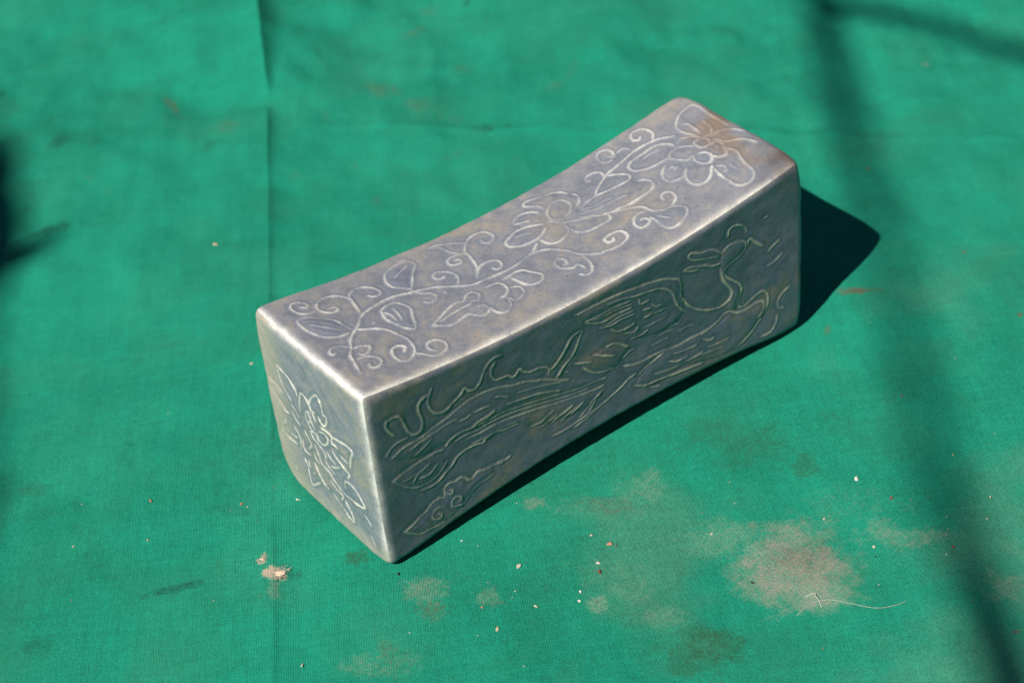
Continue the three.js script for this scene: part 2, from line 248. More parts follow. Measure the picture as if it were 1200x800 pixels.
// ---------------------------------------------------------------- ceramic pillow
// Its drawing was measured on each face in millimetres: [motif, weight, [along, across, ...]].
const TOP_LINES = [
  ['vine_stem', 1.1, [13.3,86.3, 14.9,81.0, 16.5,75.1, 18.0,70.4, 21.5,65.6, 25.2,59.3, 29.3,54.8, 33.3,51.6, 37.3,48.4, 41.5,43.8, 44.6,41.5, 50.0,39.3, 54.7,38.2, 60.3,37.0, 65.3,36.9, 70.4,37.7, 75.2,39.2, 81.6,40.4, 88.1,42.9, 93.9,46.7, 100.6,51.5, 105.4,54.4, 109.9,55.2, 114.3,55.3, 119.6,56.0, 125.1,56.4, 130.8,56.3, 136.5,55.6, 141.7,54.4, 147.6,53.5, 152.0,54.6, 156.3,57.2, 160.2,61.4, 163.1,65.7, 164.8,70.4, 166.9,74.7, 171.0,78.6, 175.1,81.3, 175.6,80.7, 181.2,82.6, 187.5,82.7, 192.7,80.8, 194.5,76.8, 193.6,72.9, 190.3,71.3, 185.7,71.3, 182.8,72.5, 182.9,76.0, 185.3,76.9, 187.4,74.9]],
  ['vine_stem', 1, [142.0,53.8, 146.7,53.5, 152.2,49.6, 154.5,47.7]],
  ['tendril_1', 1, [25.9,24.6, 22.1,25.1, 19.1,23.6, 16.7,20.0, 16.7,14.7, 19.6,12.0, 22.8,12.5, 25.8,15.3, 25.6,17.5, 23.6,18.9, 21.4,17.4]],
  ['tendril_2', 1, [43.9,39.5, 46.2,30.3, 47.1,23.9, 44.7,20.1, 41.2,17.0, 37.1,16.0, 32.6,17.5, 29.1,20.6, 27.9,24.4, 29.3,28.4, 32.4,31.0, 35.8,30.6, 36.8,29.0, 35.8,26.8, 33.2,26.5]],
  ['tendril_3', 1, [47.2,23.2, 51.0,19.7, 55.6,18.2, 59.5,19.6, 62.4,22.7, 63.7,26.9, 63.2,29.6, 59.8,31.0, 57.2,29.4, 56.8,27.5]],
  ['leaf_1', 0.9, [31.3,48.7, 30.5,43.7, 29.5,39.2, 26.5,34.1, 21.7,29.4, 17.0,27.1, 12.9,28.2, 11.8,34.2, 12.7,41.4, 15.1,47.4, 19.6,51.1, 24.0,52.7, 28.9,52.3]],
  ['leaf_1', 0.7, [15.8,34.6, 19.5,39.2, 23.3,44.0, 26.5,47.6]],
  ['tendril_4', 1, [33.8,52.0, 37.2,54.1, 42.4,57.0, 46.1,60.9, 48.7,66.6, 47.4,64.6, 49.9,72.7, 49.1,80.7, 46.1,87.0, 40.1,91.0, 36.0,89.2, 35.7,83.0, 38.7,77.9, 43.0,77.0, 44.9,80.1, 41.7,83.8]],
  ['tendril_5', 1, [45.5,87.8, 49.1,91.3, 52.7,95.7, 57.8,96.0, 62.1,93.3, 63.6,87.8, 60.8,84.1, 55.7,84.6, 53.8,89.3, 55.9,92.1]],
  ['tendril_6', 0.9, [21.4,64.0, 19.5,61.0, 16.5,59.6, 13.2,60.0, 10.5,62.5, 10.6,65.2, 13.1,64.9]],
  ['tendril_7', 0.9, [22.3,66.1, 25.8,65.6, 28.8,66.9, 30.6,68.9, 28.6,71.9, 25.9,73.6, 23.1,73.2, 22.5,71.2]],
  ['tendril_8', 1, [19.6,75.0, 23.2,75.4, 26.5,77.4, 28.4,80.4, 27.8,84.3, 24.5,86.9, 21.3,86.5, 20.5,84.2, 21.8,82.2]],
  ['leaf_2', 0.9, [53.7,43.9, 60.0,41.7, 64.4,43.0, 67.5,50.7, 64.2,58.5, 58.3,69.1, 54.9,65.3, 52.7,58.5, 51.4,52.5, 53.7,43.9]],
  ['leaf_2', 0.8, [54.0,46.7, 55.4,51.6, 55.1,57.0]],
  ['leaf_2', 0.7, [59.8,46.0, 59.2,51.9, 57.8,58.0]],
  ['leaf_3', 0.9, [77.5,37.8, 82.3,31.3, 87.5,24.1, 93.3,17.4, 92.9,13.7, 89.0,12.0, 82.2,12.2, 75.3,15.7, 71.3,22.4, 71.2,28.7, 74.4,32.6, 78.2,36.8]],
  ['leaf_3', 0.6, [77.2,22.2, 84.7,18.4, 88.4,16.6]],
  ['leaf_3', 1.1, [87.9,9.8, 91.7,10.4]],
  ['tendril_9', 0.9, [77.0,39.8, 80.9,43.8, 84.2,47.4, 84.7,51.0, 81.4,53.8, 78.3,53.6, 77.1,51.1]],
  ['tendril_10', 1, [111.9,50.5, 117.4,42.3, 119.6,34.2, 120.5,28.2, 117.0,25.8, 112.4,25.0, 108.6,26.7, 107.5,30.7, 110.1,33.1, 113.7,32.9, 114.3,30.2, 112.1,29.0]],
  ['tendril_11', 1, [120.0,27.0, 124.3,21.5, 130.2,16.8, 136.3,15.7, 140.3,17.6, 141.9,22.1, 140.1,26.5, 136.3,28.0, 133.8,25.4, 134.4,22.6]],
  ['leaf_4', 0.8, [125.9,18.7, 122.5,15.5, 117.7,12.3, 112.8,9.5, 109.1,9.2, 112.9,11.8, 114.2,17.3, 115.2,21.6, 117.7,24.8]],
  ['tendril_12', 1, [99.3,49.8, 103.4,44.5, 103.9,38.3, 101.1,33.9, 97.4,31.8, 94.6,33.5, 94.2,37.2, 96.9,38.7, 99.0,38.1]],
  ['tendril_13', 1, [111.4,50.5, 116.4,45.5, 118.6,43.4, 122.1,42.5, 126.2,42.8, 129.1,44.9, 129.2,49.2, 126.2,51.9, 123.6,51.5, 123.2,49.0]],
  ['leaf_5', 1, [66.7,72.6, 72.5,70.2, 79.1,66.6, 85.2,63.8, 89.8,63.1, 93.0,64.5, 96.2,61.4, 99.8,59.8, 102.7,61.7, 102.6,65.7, 99.9,68.6, 95.7,67.6]],
  ['leaf_5', 1, [109.9,61.5, 114.0,61.8, 117.1,63.3, 118.2,67.7, 116.3,72.7, 112.3,75.7, 109.7,75.4]],
  ['leaf_5', 1, [118.7,70.9, 123.0,72.9, 123.4,76.7, 121.3,80.0, 117.7,82.0, 114.0,81.2, 113.4,78.7]],
  ['leaf_5', 1, [112.4,78.5, 111.2,82.6, 107.8,86.2, 103.9,87.3, 101.1,85.4, 99.9,81.7, 100.5,78.4]],
  ['leaf_5', 1, [100.0,79.2, 96.8,81.6, 93.2,81.8, 90.6,79.5, 88.6,76.5, 85.3,76.3, 80.2,77.8, 75.1,78.1, 70.7,75.7, 66.7,72.6]],
  ['leaf_5', 0.8, [72.9,72.5, 78.3,71.1, 83.4,70.2, 88.8,69.5, 94.5,69.2]],
  ['leaf_5', 0.7, [95.4,73.9, 99.1,74.5, 99.5,78.8]],
  ['leaf_5', 1, [120.9,62.1, 125.5,61.6, 130.1,61.2, 134.0,62.9, 136.0,66.9, 138.0,70.2, 139.2,73.4, 137.3,76.4, 133.0,77.7, 129.5,76.7, 127.1,74.1, 126.1,69.7, 124.9,64.5]],
  ['flower_1', 1, [177.2,24.3, 176.1,20.3, 173.0,17.2, 170.7,13.5, 173.5,11.0, 178.6,12.1, 184.5,14.1, 189.9,15.6, 193.7,19.1, 195.4,22.9]],
  ['flower_1', 0.9, [197.1,24.9, 197.8,29.3, 194.9,34.2, 191.7,35.9]],
  ['flower_1', 1, [172.6,25.5, 170.0,21.2, 166.0,19.2, 161.2,19.5, 156.5,23.5, 159.4,25.6, 164.4,27.4]],
  ['flower_1', 1, [167.7,36.2, 163.5,33.5, 158.3,30.7, 151.3,30.5, 146.0,32.9, 142.1,35.2, 141.6,38.9, 145.1,42.5, 150.1,44.1, 155.9,44.8, 161.3,43.5, 166.5,40.2]],
  ['flower_1', 0.7, [149.8,35.0, 154.3,36.2, 157.5,37.8]],
  ['flower_1', 1, [158.1,45.4, 158.3,49.9, 160.5,54.0, 165.0,55.2, 170.7,53.5, 175.3,50.6, 175.9,46.8]],
  ['flower_1', 1, [176.0,49.6, 176.9,54.9, 179.0,58.1, 183.8,60.0, 189.8,60.5, 195.3,60.5, 197.8,59.1, 198.5,55.4]],
  ['flower_1', 0.7, [175.6,28.8, 183.8,23.4, 188.8,25.4, 190.0,32.2, 185.5,38.0, 178.8,39.5, 173.7,35.6, 175.6,28.8]],
  ['flower_1', 0.7, [171.5,35.9, 176.1,41.8, 183.1,46.9, 190.8,51.1]],
  ['flower_1', 0.9, [191.7,39.0, 198.4,37.6, 204.3,37.2, 209.0,38.3, 215.9,39.2, 221.8,40.0, 227.6,39.8, 229.4,36.5, 227.5,33.1, 224.2,30.0, 221.1,28.0]],
  ['flower_1', 0.8, [190.6,40.4, 194.3,42.8, 199.5,44.4, 204.7,44.9, 209.8,45.5]],
  ['flower_1', 0.9, [199.0,47.4, 205.5,48.6, 212.3,49.4, 217.0,50.5]],
  ['flower_1', 1, [196.4,54.1, 201.6,55.7, 207.1,56.8, 213.5,58.1, 221.0,58.1, 228.0,57.6, 232.1,55.5, 233.8,51.2, 232.0,47.1, 229.8,45.2]],
  ['flower_1', 0.7, [188.4,43.3, 192.6,45.0, 197.3,47.2, 201.7,48.7]],
  ['flower_1', 0.7, [185.8,46.6, 193.1,51.3, 197.3,55.2]],
  ['vine_stem', 1, [205.8,35.4, 210.1,32.3, 215.9,29.1, 222.6,26.1, 229.3,25.0, 237.1,23.7, 244.1,22.3, 250.8,22.4, 257.5,23.7, 262.6,25.8, 268.8,31.1]],
  ['tendril_14', 0.9, [219.4,26.0, 220.2,22.1, 216.9,19.1, 212.2,19.0, 209.9,21.9, 211.6,23.9]],
  ['tendril_15', 1, [234.9,17.0, 236.9,11.0, 234.9,7.5, 230.6,6.8, 227.3,10.3, 227.2,15.8, 230.6,18.2, 233.6,16.3, 232.3,13.7]],
  ['tendril_15', 0.9, [238.1,15.4, 240.8,15.1, 243.1,15.2, 244.8,18.5]],
  ['tendril_16', 1, [258.9,22.7, 262.5,19.0, 263.0,13.8, 260.7,9.6, 256.6,8.0, 253.0,9.9, 251.8,14.2, 254.1,16.2, 256.4,14.6]],
  ['tendril_17', 1, [228.1,76.9, 232.6,74.4, 234.8,70.0, 234.0,66.6, 231.2,65.5, 228.2,67.3, 227.7,70.2]],
  ['leaf_6', 0.8, [200.8,55.9, 206.9,58.7, 211.8,61.8, 215.9,65.8, 216.8,70.4, 217.6,73.9]],
  ['leaf_6', 1, [214.3,70.0, 210.0,68.5, 205.6,70.4, 202.6,74.8, 203.0,79.3, 206.7,80.4, 210.4,78.6, 209.8,74.4, 207.3,74.1]],
  ['leaf_6', 1, [217.9,73.5, 221.7,76.8, 226.2,78.1, 230.2,82.1, 230.8,86.4, 225.7,90.7, 220.2,92.8, 215.4,93.1, 212.8,90.7, 212.2,86.0, 212.9,80.7, 212.3,76.4]],
  ['leaf_6', 0.8, [215.9,78.1, 217.3,82.0, 219.1,84.9]],
  ['tendril_18', 1, [158.7,78.9, 155.7,80.0, 152.0,77.9, 149.8,73.9, 150.8,69.1, 153.9,67.3, 156.4,69.8, 155.5,73.9, 153.5,74.8]],
  ['tendril_19', 0.9, [165.7,76.2, 164.8,81.9, 162.4,87.8, 158.8,90.7, 155.6,90.3, 154.0,87.3]],
  ['tendril_19', 0.9, [158.7,78.9, 159.2,81.1, 159.5,84.7]],
  ['flower_2', 1, [263.0,37.8, 261.9,33.5, 258.3,29.6, 254.1,27.8, 247.9,28.2, 242.1,28.2, 236.7,28.8, 233.6,31.4, 233.6,36.1, 237.6,39.3, 242.3,41.7, 249.0,42.8, 253.5,43.2]],
  ['flower_2', 0.6, [244.8,31.8, 249.8,31.6, 255.3,33.2]],
  ['flower_2', 1, [253.7,43.4, 258.4,40.2, 262.1,40.4, 266.0,43.8, 268.6,47.4]],
  ['flower_2', 0.9, [265.6,37.5, 269.6,36.3, 273.8,39.3, 276.6,45.0, 278.2,51.0, 275.3,53.7, 271.4,53.1, 270.0,49.2, 271.4,45.4, 275.0,45.7]],
  ['flower_2', 1, [253.3,43.8, 255.8,49.9, 259.0,54.1, 263.0,53.9]],
  ['flower_2', 1, [263.0,53.9, 260.9,58.5, 261.6,63.2, 265.0,65.8, 268.2,64.5, 270.0,61.3, 268.9,57.1, 266.7,55.1]],
  ['flower_2', 1, [269.6,62.8, 272.3,66.3, 276.0,67.6, 278.7,64.0, 281.0,58.7, 280.0,54.4, 276.0,54.6]],
  ['flower_2', 1, [277.0,58.3, 277.0,59.7]],
  ['flower_2', 1, [247.8,46.9, 242.4,51.0, 239.9,56.2, 241.6,61.0, 245.4,63.1, 249.1,63.3]],
  ['flower_2', 0.7, [247.4,51.9, 249.8,51.3, 249.2,54.3, 251.8,54.0]],
  ['flower_2', 1, [253.3,59.5, 249.1,63.3, 246.7,69.4, 247.9,74.5, 251.7,76.7, 256.5,75.6, 261.2,71.8, 264.4,68.7]],
  ['flower_2', 1.1, [263.1,72.4, 261.9,78.1, 261.5,84.9, 261.6,91.3, 263.4,94.5, 268.7,96.1, 274.4,92.9, 276.4,88.4, 277.2,82.3, 279.2,75.8, 281.3,71.3, 281.1,67.3, 279.3,63.9]],
  ['flower_2', 0.8, [266.2,71.1, 268.4,74.0, 267.2,78.0, 265.5,78.3]],
  ['flower_2', 0.8, [272.0,75.2, 271.3,81.5]],
  ['flower_2', 1, [277.0,44.6, 275.4,38.6, 273.7,31.5, 274.6,26.0, 280.4,20.5, 288.0,17.6, 293.3,18.4, 294.8,23.5, 294.2,28.6, 293.8,35.7, 294.1,42.0, 294.0,48.6]],
  ['flower_2', 1, [278.4,27.4, 280.1,28.8, 280.3,32.0, 279.6,40.6]],
  ['flower_2', 0.8, [287.7,34.8, 286.5,42.7, 282.7,46.9, 279.0,45.6]],
  ['flower_2', 1, [282.4,48.4, 287.7,49.1, 291.4,51.5, 294.2,56.0, 295.9,61.7]],
  ['flower_2', 1, [281.0,52.1, 283.4,58.2, 288.8,63.0, 291.9,68.2, 293.3,74.1]],
  ['dot', 0.9, [43.9,51.7, 44.7,51.7]],
  ['dot', 1, [89.8,50.7, 90.7,51.0]],
  ['dot', 0.9, [66.8,50.6, 67.5,50.9]],
];
const TOP_MASSES = [
  [0.4, /* outline */ [170.7,13.5, 178.6,12.1, 184.5,14.1, 193.7,19.1, 195.4,22.9, 197.8,29.3, 194.9,34.2, 191.7,35.9, 190.8,51.1, 199.0,55.9, 195.3,60.5, 183.8,60.0, 179.0,58.1, 175.3,50.6, 165.0,55.2, 158.3,49.9, 158.1,45.4, 150.1,44.1, 142.0,38.4, 142.1,35.2, 151.3,30.5, 158.3,30.7, 156.5,23.5, 161.2,19.5, 170.0,21.2], 'mass'],
  [0.35, /* outline */ [191.0,40.0, 198.4,37.6, 204.3,37.2, 209.0,38.3, 215.9,39.2, 221.8,40.0, 227.6,39.8, 227.5,43.4, 232.0,47.1, 233.8,51.2, 232.1,55.5, 228.0,57.6, 221.0,58.1, 213.5,58.1, 207.1,56.8, 201.6,55.7, 193.1,51.3, 185.8,46.6], 'mass'],
  [0.4, /* outline */ [66.7,72.6, 79.1,66.6, 89.8,63.1, 96.2,61.4, 99.8,59.8, 102.7,61.7, 109.9,61.5, 117.1,63.3, 119.6,69.7, 123.0,72.9, 121.3,80.0, 117.7,82.0, 112.5,81.3, 107.8,86.2, 101.1,85.4, 98.2,81.6, 93.2,81.8, 88.6,76.5, 85.3,76.3, 75.1,78.1], 'mass'],
  [0.35, /* outline */ [120.9,62.1, 125.5,61.6, 130.1,61.2, 134.0,62.9, 136.0,66.9, 138.0,70.2, 139.2,73.4, 137.3,76.4, 133.0,77.7, 129.5,76.7, 127.1,74.1, 126.1,69.7, 124.9,64.5], 'mass'],
  [0.4, /* outline */ [253.7,43.4, 265.6,37.5, 273.8,39.3, 278.2,51.0, 280.8,61.2, 276.0,67.6, 268.2,64.5, 261.2,71.8, 251.7,76.7, 246.7,69.4, 241.6,61.0, 242.4,51.0, 247.8,46.9], 'mass'],
  [0.35, /* outline */ [217.9,73.5, 221.7,76.8, 226.2,78.1, 230.2,82.1, 230.8,86.4, 225.7,90.7, 220.2,92.8, 215.4,93.1, 212.8,90.7, 212.2,86.0, 212.9,80.7], 'mass'],
  [0.3, /* outline */ [77.5,37.8, 82.3,31.3, 87.5,24.1, 93.3,17.4, 92.9,13.7, 89.0,12.0, 82.2,12.2, 75.3,15.7, 71.3,22.4, 71.2,28.7, 74.4,32.6], 'mass'],
  [0.3, /* outline */ [53.7,43.9, 60.0,41.7, 64.4,43.0, 67.5,50.7, 64.2,58.5, 58.3,69.1, 54.9,65.3, 52.7,58.5, 51.4,52.5], 'mass'],
  [0.3, /* outline */ [31.3,48.7, 30.5,43.7, 29.5,39.2, 26.5,34.1, 21.7,29.4, 17.0,27.1, 12.9,28.2, 11.8,34.2, 12.7,41.4, 15.1,47.4, 19.6,51.1, 24.0,52.7, 28.9,52.3], 'mass'],
];
const FRONT_LINES = [
  ['cloud_1', 1, [16.7,87.2, 14.0,91.4, 12.2,96.1, 12.6,99.1, 15.0,99.6, 18.1,99.8, 20.8,98.8, 22.7,94.5, 24.1,89.0, 25.9,84.1, 28.4,81.2, 32.1,81.3, 34.1,84.9, 34.2,89.7, 33.1,95.2, 33.2,100.0, 35.5,103.0, 39.2,104.4]],
  ['cloud_2', 1, [42.3,107.6, 39.4,101.4, 39.3,96.5, 41.2,90.9, 44.1,87.6, 48.9,86.6, 53.3,89.0, 56.7,90.9, 59.8,93.1, 62.1,96.3, 65.1,92.4, 68.3,91.3, 71.4,94.1, 73.4,98.1, 75.4,102.6, 78.5,107.0, 82.8,109.2, 86.9,108.2]],
  ['cloud_3', 1, [82.6,105.5, 79.8,100.8, 79.8,94.8, 82.4,89.9, 87.5,89.2, 90.0,88.6, 93.1,85.3, 95.8,86.8, 97.6,88.9, 100.8,84.5, 104.9,81.6, 109.2,81.3, 115.1,78.3, 117.9,74.5, 121.9,76.2, 125.6,80.3, 129.4,85.7, 133.2,91.0, 136.7,92.5, 140.6,91.4, 138.2,86.2, 135.2,79.1, 131.4,73.8, 126.8,70.3, 123.0,66.2, 121.1,63.6]],
  ['cloud_3', 0.8, [117.0,74.6, 116.3,70.5]],
  ['tail_1', 1, [12.5,73.9, 16.8,75.5, 22.6,76.6, 29.0,76.4, 34.8,76.7, 42.4,78.8, 49.1,80.4, 56.0,82.7, 64.5,85.4, 71.2,85.2, 69.5,85.6, 76.2,84.9, 83.6,83.1, 91.8,79.0, 99.4,76.5, 106.8,72.3, 114.4,68.0, 122.7,61.3, 129.4,56.4]],
  ['tail_1', 0.8, [9.7,77.0, 12.5,79.9, 18.4,82.0, 24.0,81.5]],
  ['tail_1', 0.7, [24.5,72.6, 30.3,73.7, 35.3,74.4, 40.3,75.1]],
  ['tail_1', 0.7, [27.0,67.1, 33.0,69.0, 38.3,71.5]],
  ['tail_2', 0.8, [55.9,73.9, 60.9,73.2, 63.5,74.0]],
  ['tail_2', 1, [66.9,74.3, 71.1,74.1, 76.0,72.8]],
  ['tail_2', 1, [46.8,59.7, 48.8,62.4, 53.3,64.4, 58.3,64.6, 63.2,63.2, 67.7,65.3, 72.8,65.5, 78.8,66.5, 69.4,65.5, 74.5,65.2, 78.9,67.4]],
  ['tail_3', 1, [10.9,58.8, 15.9,59.6, 21.7,60.0, 27.5,60.4, 34.1,60.3, 39.1,59.9, 44.7,58.5]],
  ['tail_3', 0.9, [10.9,58.8, 15.0,53.7, 19.9,48.0, 25.2,44.3, 31.7,42.5, 37.6,42.6, 42.2,45.3, 44.6,47.5, 46.0,48.5]],
  ['tail_3', 0.8, [23.0,49.2, 25.5,52.2, 29.9,53.9, 35.1,55.2]],
  ['tail_3', 0.8, [27.6,49.3, 33.3,48.2, 39.6,51.1]],
  ['tail_3', 1, [27.9,39.9, 34.4,38.1, 39.6,38.7, 43.7,41.1, 48.7,43.5, 52.0,46.9, 57.3,48.7, 62.4,48.6, 66.6,47.6, 69.9,46.3, 71.9,49.0, 77.1,49.0]],
  ['tail_4', 0.9, [87.9,66.0, 96.4,63.8, 106.5,60.9, 115.8,56.3, 122.5,52.4]],
  ['tail_4', 0.9, [62.9,62.9, 68.0,63.0, 76.4,61.8, 84.9,61.1, 95.0,58.2, 105.2,55.1, 115.4,51.5, 125.7,47.8, 136.1,44.1, 145.0,42.7, 153.9,40.3]],
  ['tail_4', 0.9, [60.5,56.3, 67.2,55.6, 75.7,55.3, 84.2,54.0, 95.2,51.3, 104.5,48.3, 114.8,44.6, 125.1,41.4, 135.6,38.2, 144.5,36.2, 152.5,35.0]],
  ['tail_3', 0.8, [74.3,49.9, 79.3,48.4, 86.0,46.1, 92.9,45.3]],
  ['tail_5', 0.9, [102.4,35.9, 107.6,35.3, 112.2,36.9, 116.8,38.5]],
  ['tail_5', 1, [115.9,29.0, 118.7,30.8, 124.3,32.3, 129.8,33.9]],
  ['tail_5', 0.9, [127.3,27.1, 131.1,28.9, 136.8,31.5]],
  ['tail_5', 1, [140.7,25.7, 145.6,29.0, 152.2,31.7]],
  ['tail_6', 0.9, [114.6,17.5, 122.6,17.0, 130.8,17.6, 139.2,19.4, 146.8,28.7, 151.6,31.0]],
  ['tail_6', 0.9, [129.5,14.0, 137.9,15.8, 147.4,19.1, 163.8,25.1, 168.7,28.0, 174.4,29.8]],
  ['tail_2', 1.2, [80.4,77.4, 84.4,75.1, 88.8,71.4]],
  ['cloud_4', 1, [12.8,20.4, 17.9,20.7, 23.4,22.6, 28.7,23.8, 32.5,26.2, 36.8,26.4, 40.9,24.7, 41.8,30.6, 44.5,32.0, 48.7,30.8, 52.9,30.6, 55.3,28.8, 57.7,24.9, 59.9,24.7, 63.7,27.0, 68.6,25.2, 73.8,24.4, 79.6,22.0, 77.2,24.0, 82.3,22.7, 85.5,23.0]],
  ['cloud_4', 0.9, [12.8,20.4, 17.0,15.7, 22.2,11.1, 28.0,9.8, 33.8,8.1, 38.0,7.6]],
  ['cloud_4', 0.9, [40.2,17.8, 35.9,20.7, 32.8,20.1, 31.0,17.1, 33.0,13.6, 36.3,12.5, 37.0,14.3, 35.2,16.3]],
  ['cloud_4', 0.9, [42.8,25.8, 45.1,24.0, 46.2,25.7, 44.7,27.3]],
  ['cloud_4', 0.9, [51.6,10.6, 48.4,12.2, 44.4,14.4, 45.1,18.9, 47.9,19.8, 50.5,17.2, 50.1,14.9, 48.0,15.1]],
  ['cloud_4', 0.8, [52.6,10.9, 57.6,15.1, 62.3,17.1, 67.5,17.1, 72.9,17.7]],
  ['wing_1', 1.1, [136.6,109.3, 145.4,109.4, 155.9,108.7, 165.6,107.3, 176.3,104.6, 188.0,101.2, 198.8,96.7, 208.4,89.8]],
  ['breast', 1.1, [208.4,89.8, 209.7,82.8, 209.5,75.1, 213.0,67.2, 210.6,71.2, 215.0,62.2, 221.3,54.8, 228.6,49.7, 237.0,46.7, 242.8,48.0, 246.3,52.2, 245.1,58.1, 241.4,64.6, 239.2,72.3, 238.5,77.7]],
  ['wing_1', 0.9, [158.0,104.2, 167.3,102.0, 177.1,97.7, 186.1,95.2, 193.3,92.4, 199.6,87.1, 203.2,81.2, 204.9,73.9, 207.4,66.6, 211.8,59.2]],
  ['wing_1', 0.9, [173.5,95.8, 164.6,97.7, 156.6,98.3, 149.5,98.3, 143.8,98.4, 146.7,94.5, 152.8,91.2, 158.2,90.8, 165.3,90.8, 174.2,89.5]],
  ['wing_1', 0.9, [153.5,85.5, 159.7,83.9, 165.1,84.6, 171.4,83.5, 175.9,82.6]],
  ['wing_1', 0.9, [159.6,80.5, 164.7,74.5, 171.0,74.0, 175.6,74.2]],
  ['wing_1', 0.9, [169.9,69.0, 175.3,66.9, 178.1,68.9]],
  ['wing_1', 0.9, [174.1,61.4, 180.4,60.4, 185.1,61.7]],
  ['wing_1', 1, [179.7,93.0, 180.5,88.4, 186.0,87.3]],
  ['wing_1', 1, [182.2,81.5, 187.6,79.3]],
  ['wing_1', 1.2, [182.8,74.1, 185.6,73.9, 188.3,74.2]],
  ['wing_2', 0.9, [167.0,49.2, 170.7,51.1, 175.3,51.3]],
  ['wing_2', 1.1, [166.9,41.8, 172.6,38.9, 179.0,37.3, 187.3,37.3, 192.8,36.5, 205.4,34.0, 213.9,34.2, 221.5,34.0, 228.1,34.3, 223.0,33.0, 229.7,34.4, 236.5,36.8, 241.5,39.3, 245.3,38.7, 248.9,35.6, 253.7,34.5, 259.5,34.5, 265.4,35.4, 269.2,34.0, 269.0,28.6, 264.8,23.7]],
  ['wing_3', 1, [176.3,27.1, 182.2,30.6, 188.8,32.9, 194.6,34.7]],
  ['wing_4', 1.2, [156.3,67.3, 160.7,66.4, 166.8,61.4, 171.0,56.1]],
  ['wing_4', 1.2, [147.3,66.3, 153.2,61.4, 161.0,55.8]],
  ['wing_4', 1.2, [134.8,66.8, 140.0,64.1, 145.2,61.5]],
  ['wing_4', 1, [139.7,59.7, 144.6,52.7, 150.5,47.8, 159.4,44.8]],
  ['wing_4', 0.9, [128.0,64.3, 130.2,63.8]],
  ['wing_3', 1.2, [173.5,19.5, 180.5,15.3, 186.1,15.0, 193.5,13.6, 202.7,11.7, 212.1,10.4, 221.5,8.8]],
  ['wing_3', 0.9, [183.9,11.3, 190.1,8.4]],
  ['wing_3', 0.9, [202.3,29.3, 209.7,27.4, 218.1,26.7]],
  ['wing_3', 0.9, [198.2,25.2, 203.6,21.8, 211.1,21.6]],
  ['wing_3', 0.9, [209.8,17.3, 215.6,17.8, 222.3,18.7]],
  ['wing_3', 1, [223.9,28.1, 228.5,24.9, 231.4,25.4]],
  ['head', 1, [244.1,100.1, 244.9,104.7, 248.6,105.7, 253.4,102.9, 257.2,97.7, 258.2,94.0]],
  ['head', 1, [239.5,89.7, 242.3,91.9, 246.0,92.5, 250.7,91.4, 255.5,88.8, 257.4,86.0, 256.5,81.6, 252.7,78.9, 247.9,77.8, 243.2,76.7, 241.3,73.8, 242.6,68.7, 247.7,62.4, 252.3,56.6, 253.6,51.7, 252.0,46.5, 251.1,39.6, 254.8,37.0, 258.7,38.4, 263.7,40.9, 268.6,42.2, 271.9,39.5, 272.6,32.8, 270.9,27.7, 266.6,21.8, 261.4,16.3, 254.2,11.6, 247.1,7.9]],
  ['head', 1, [258.4,83.4, 260.2,87.7, 264.1,82.8, 269.8,76.3]],
  ['crest', 1, [239.5,89.7, 233.8,96.7, 229.2,99.5, 223.6,101.3, 217.1,105.4, 215.3,104.0, 218.1,99.2, 224.6,95.2, 232.0,91.6, 237.6,88.8]],
  ['crest', 1, [238.5,82.4, 232.9,84.0, 227.3,88.4, 221.8,91.2, 216.2,94.0, 212.6,93.9, 217.2,90.1, 222.7,87.8]],
  ['cloud_5', 1, [288.9,36.4, 283.9,34.1, 280.3,30.0, 280.5,24.1, 284.4,22.3]],
  ['cloud_5', 1, [279.3,18.9, 277.9,13.6, 273.7,8.6, 266.7,7.7]],
  ['cloud_6', 0.8, [281.3,74.2, 277.5,72.7, 273.6,70.1]],
  ['cloud_6', 0.8, [283.3,63.6, 278.4,60.6, 273.5,59.4]],
  ['dot', 1.1, [271.4,96.7, 272.6,96.9]],
  ['tail_4', 0.7, [71.0,59.3, 80.3,58.4, 93.0,55.7, 105.7,51.4, 118.5,46.6, 130.6,42.4, 141.2,39.8]],
  ['tail_4', 0.7, [63.2,50.1, 71.7,49.7, 82.0,49.1, 92.2,47.5]],
  ['tail_4', 0.65, [95.5,70.4, 103.9,67.7, 114.0,63.7, 124.2,58.5]],
  ['tail_5', 0.8, [121.8,25.6, 125.7,28.4, 131.3,31.0]],
  ['tail_5', 0.8, [108.0,30.5, 113.5,31.9, 119.0,33.4]],
  ['tail_5', 0.8, [133.8,20.0, 138.7,23.2, 144.5,26.4]],
  ['tail_6', 0.8, [118.9,16.4, 128.0,16.4, 136.3,17.5, 144.6,18.8]],
  ['wing_1', 0.65, [147.7,96.5, 156.5,95.8, 165.4,94.8, 174.3,92.5]],
  ['wing_1', 0.65, [156.2,85.6, 165.2,87.6, 175.1,86.0]],
  ['wing_1', 0.6, [188.6,82.0, 191.2,78.4, 194.8,77.5]],
  ['wing_1', 0.6, [190.1,72.9, 194.7,72.0, 198.3,71.7]],
  ['wing_1', 0.6, [188.0,65.3, 193.5,64.4, 199.0,64.5]],
  ['wing_1', 0.6, [181.6,65.3, 187.0,64.9, 190.7,64.6]],
  ['wing_2', 0.55, [200.0,52.7, 203.7,53.0, 207.4,51.7]],
  ['wing_2', 0.55, [207.1,45.3, 212.7,45.5, 217.3,44.2]],
  ['wing_2', 0.55, [192.5,50.5, 198.0,50.7, 202.6,49.3]],
  ['wing_2', 0.55, [187.6,45.9, 193.1,45.5, 198.7,45.2]],
  ['wing_3', 0.6, [226.8,19.9, 234.4,18.8, 242.1,18.9]],
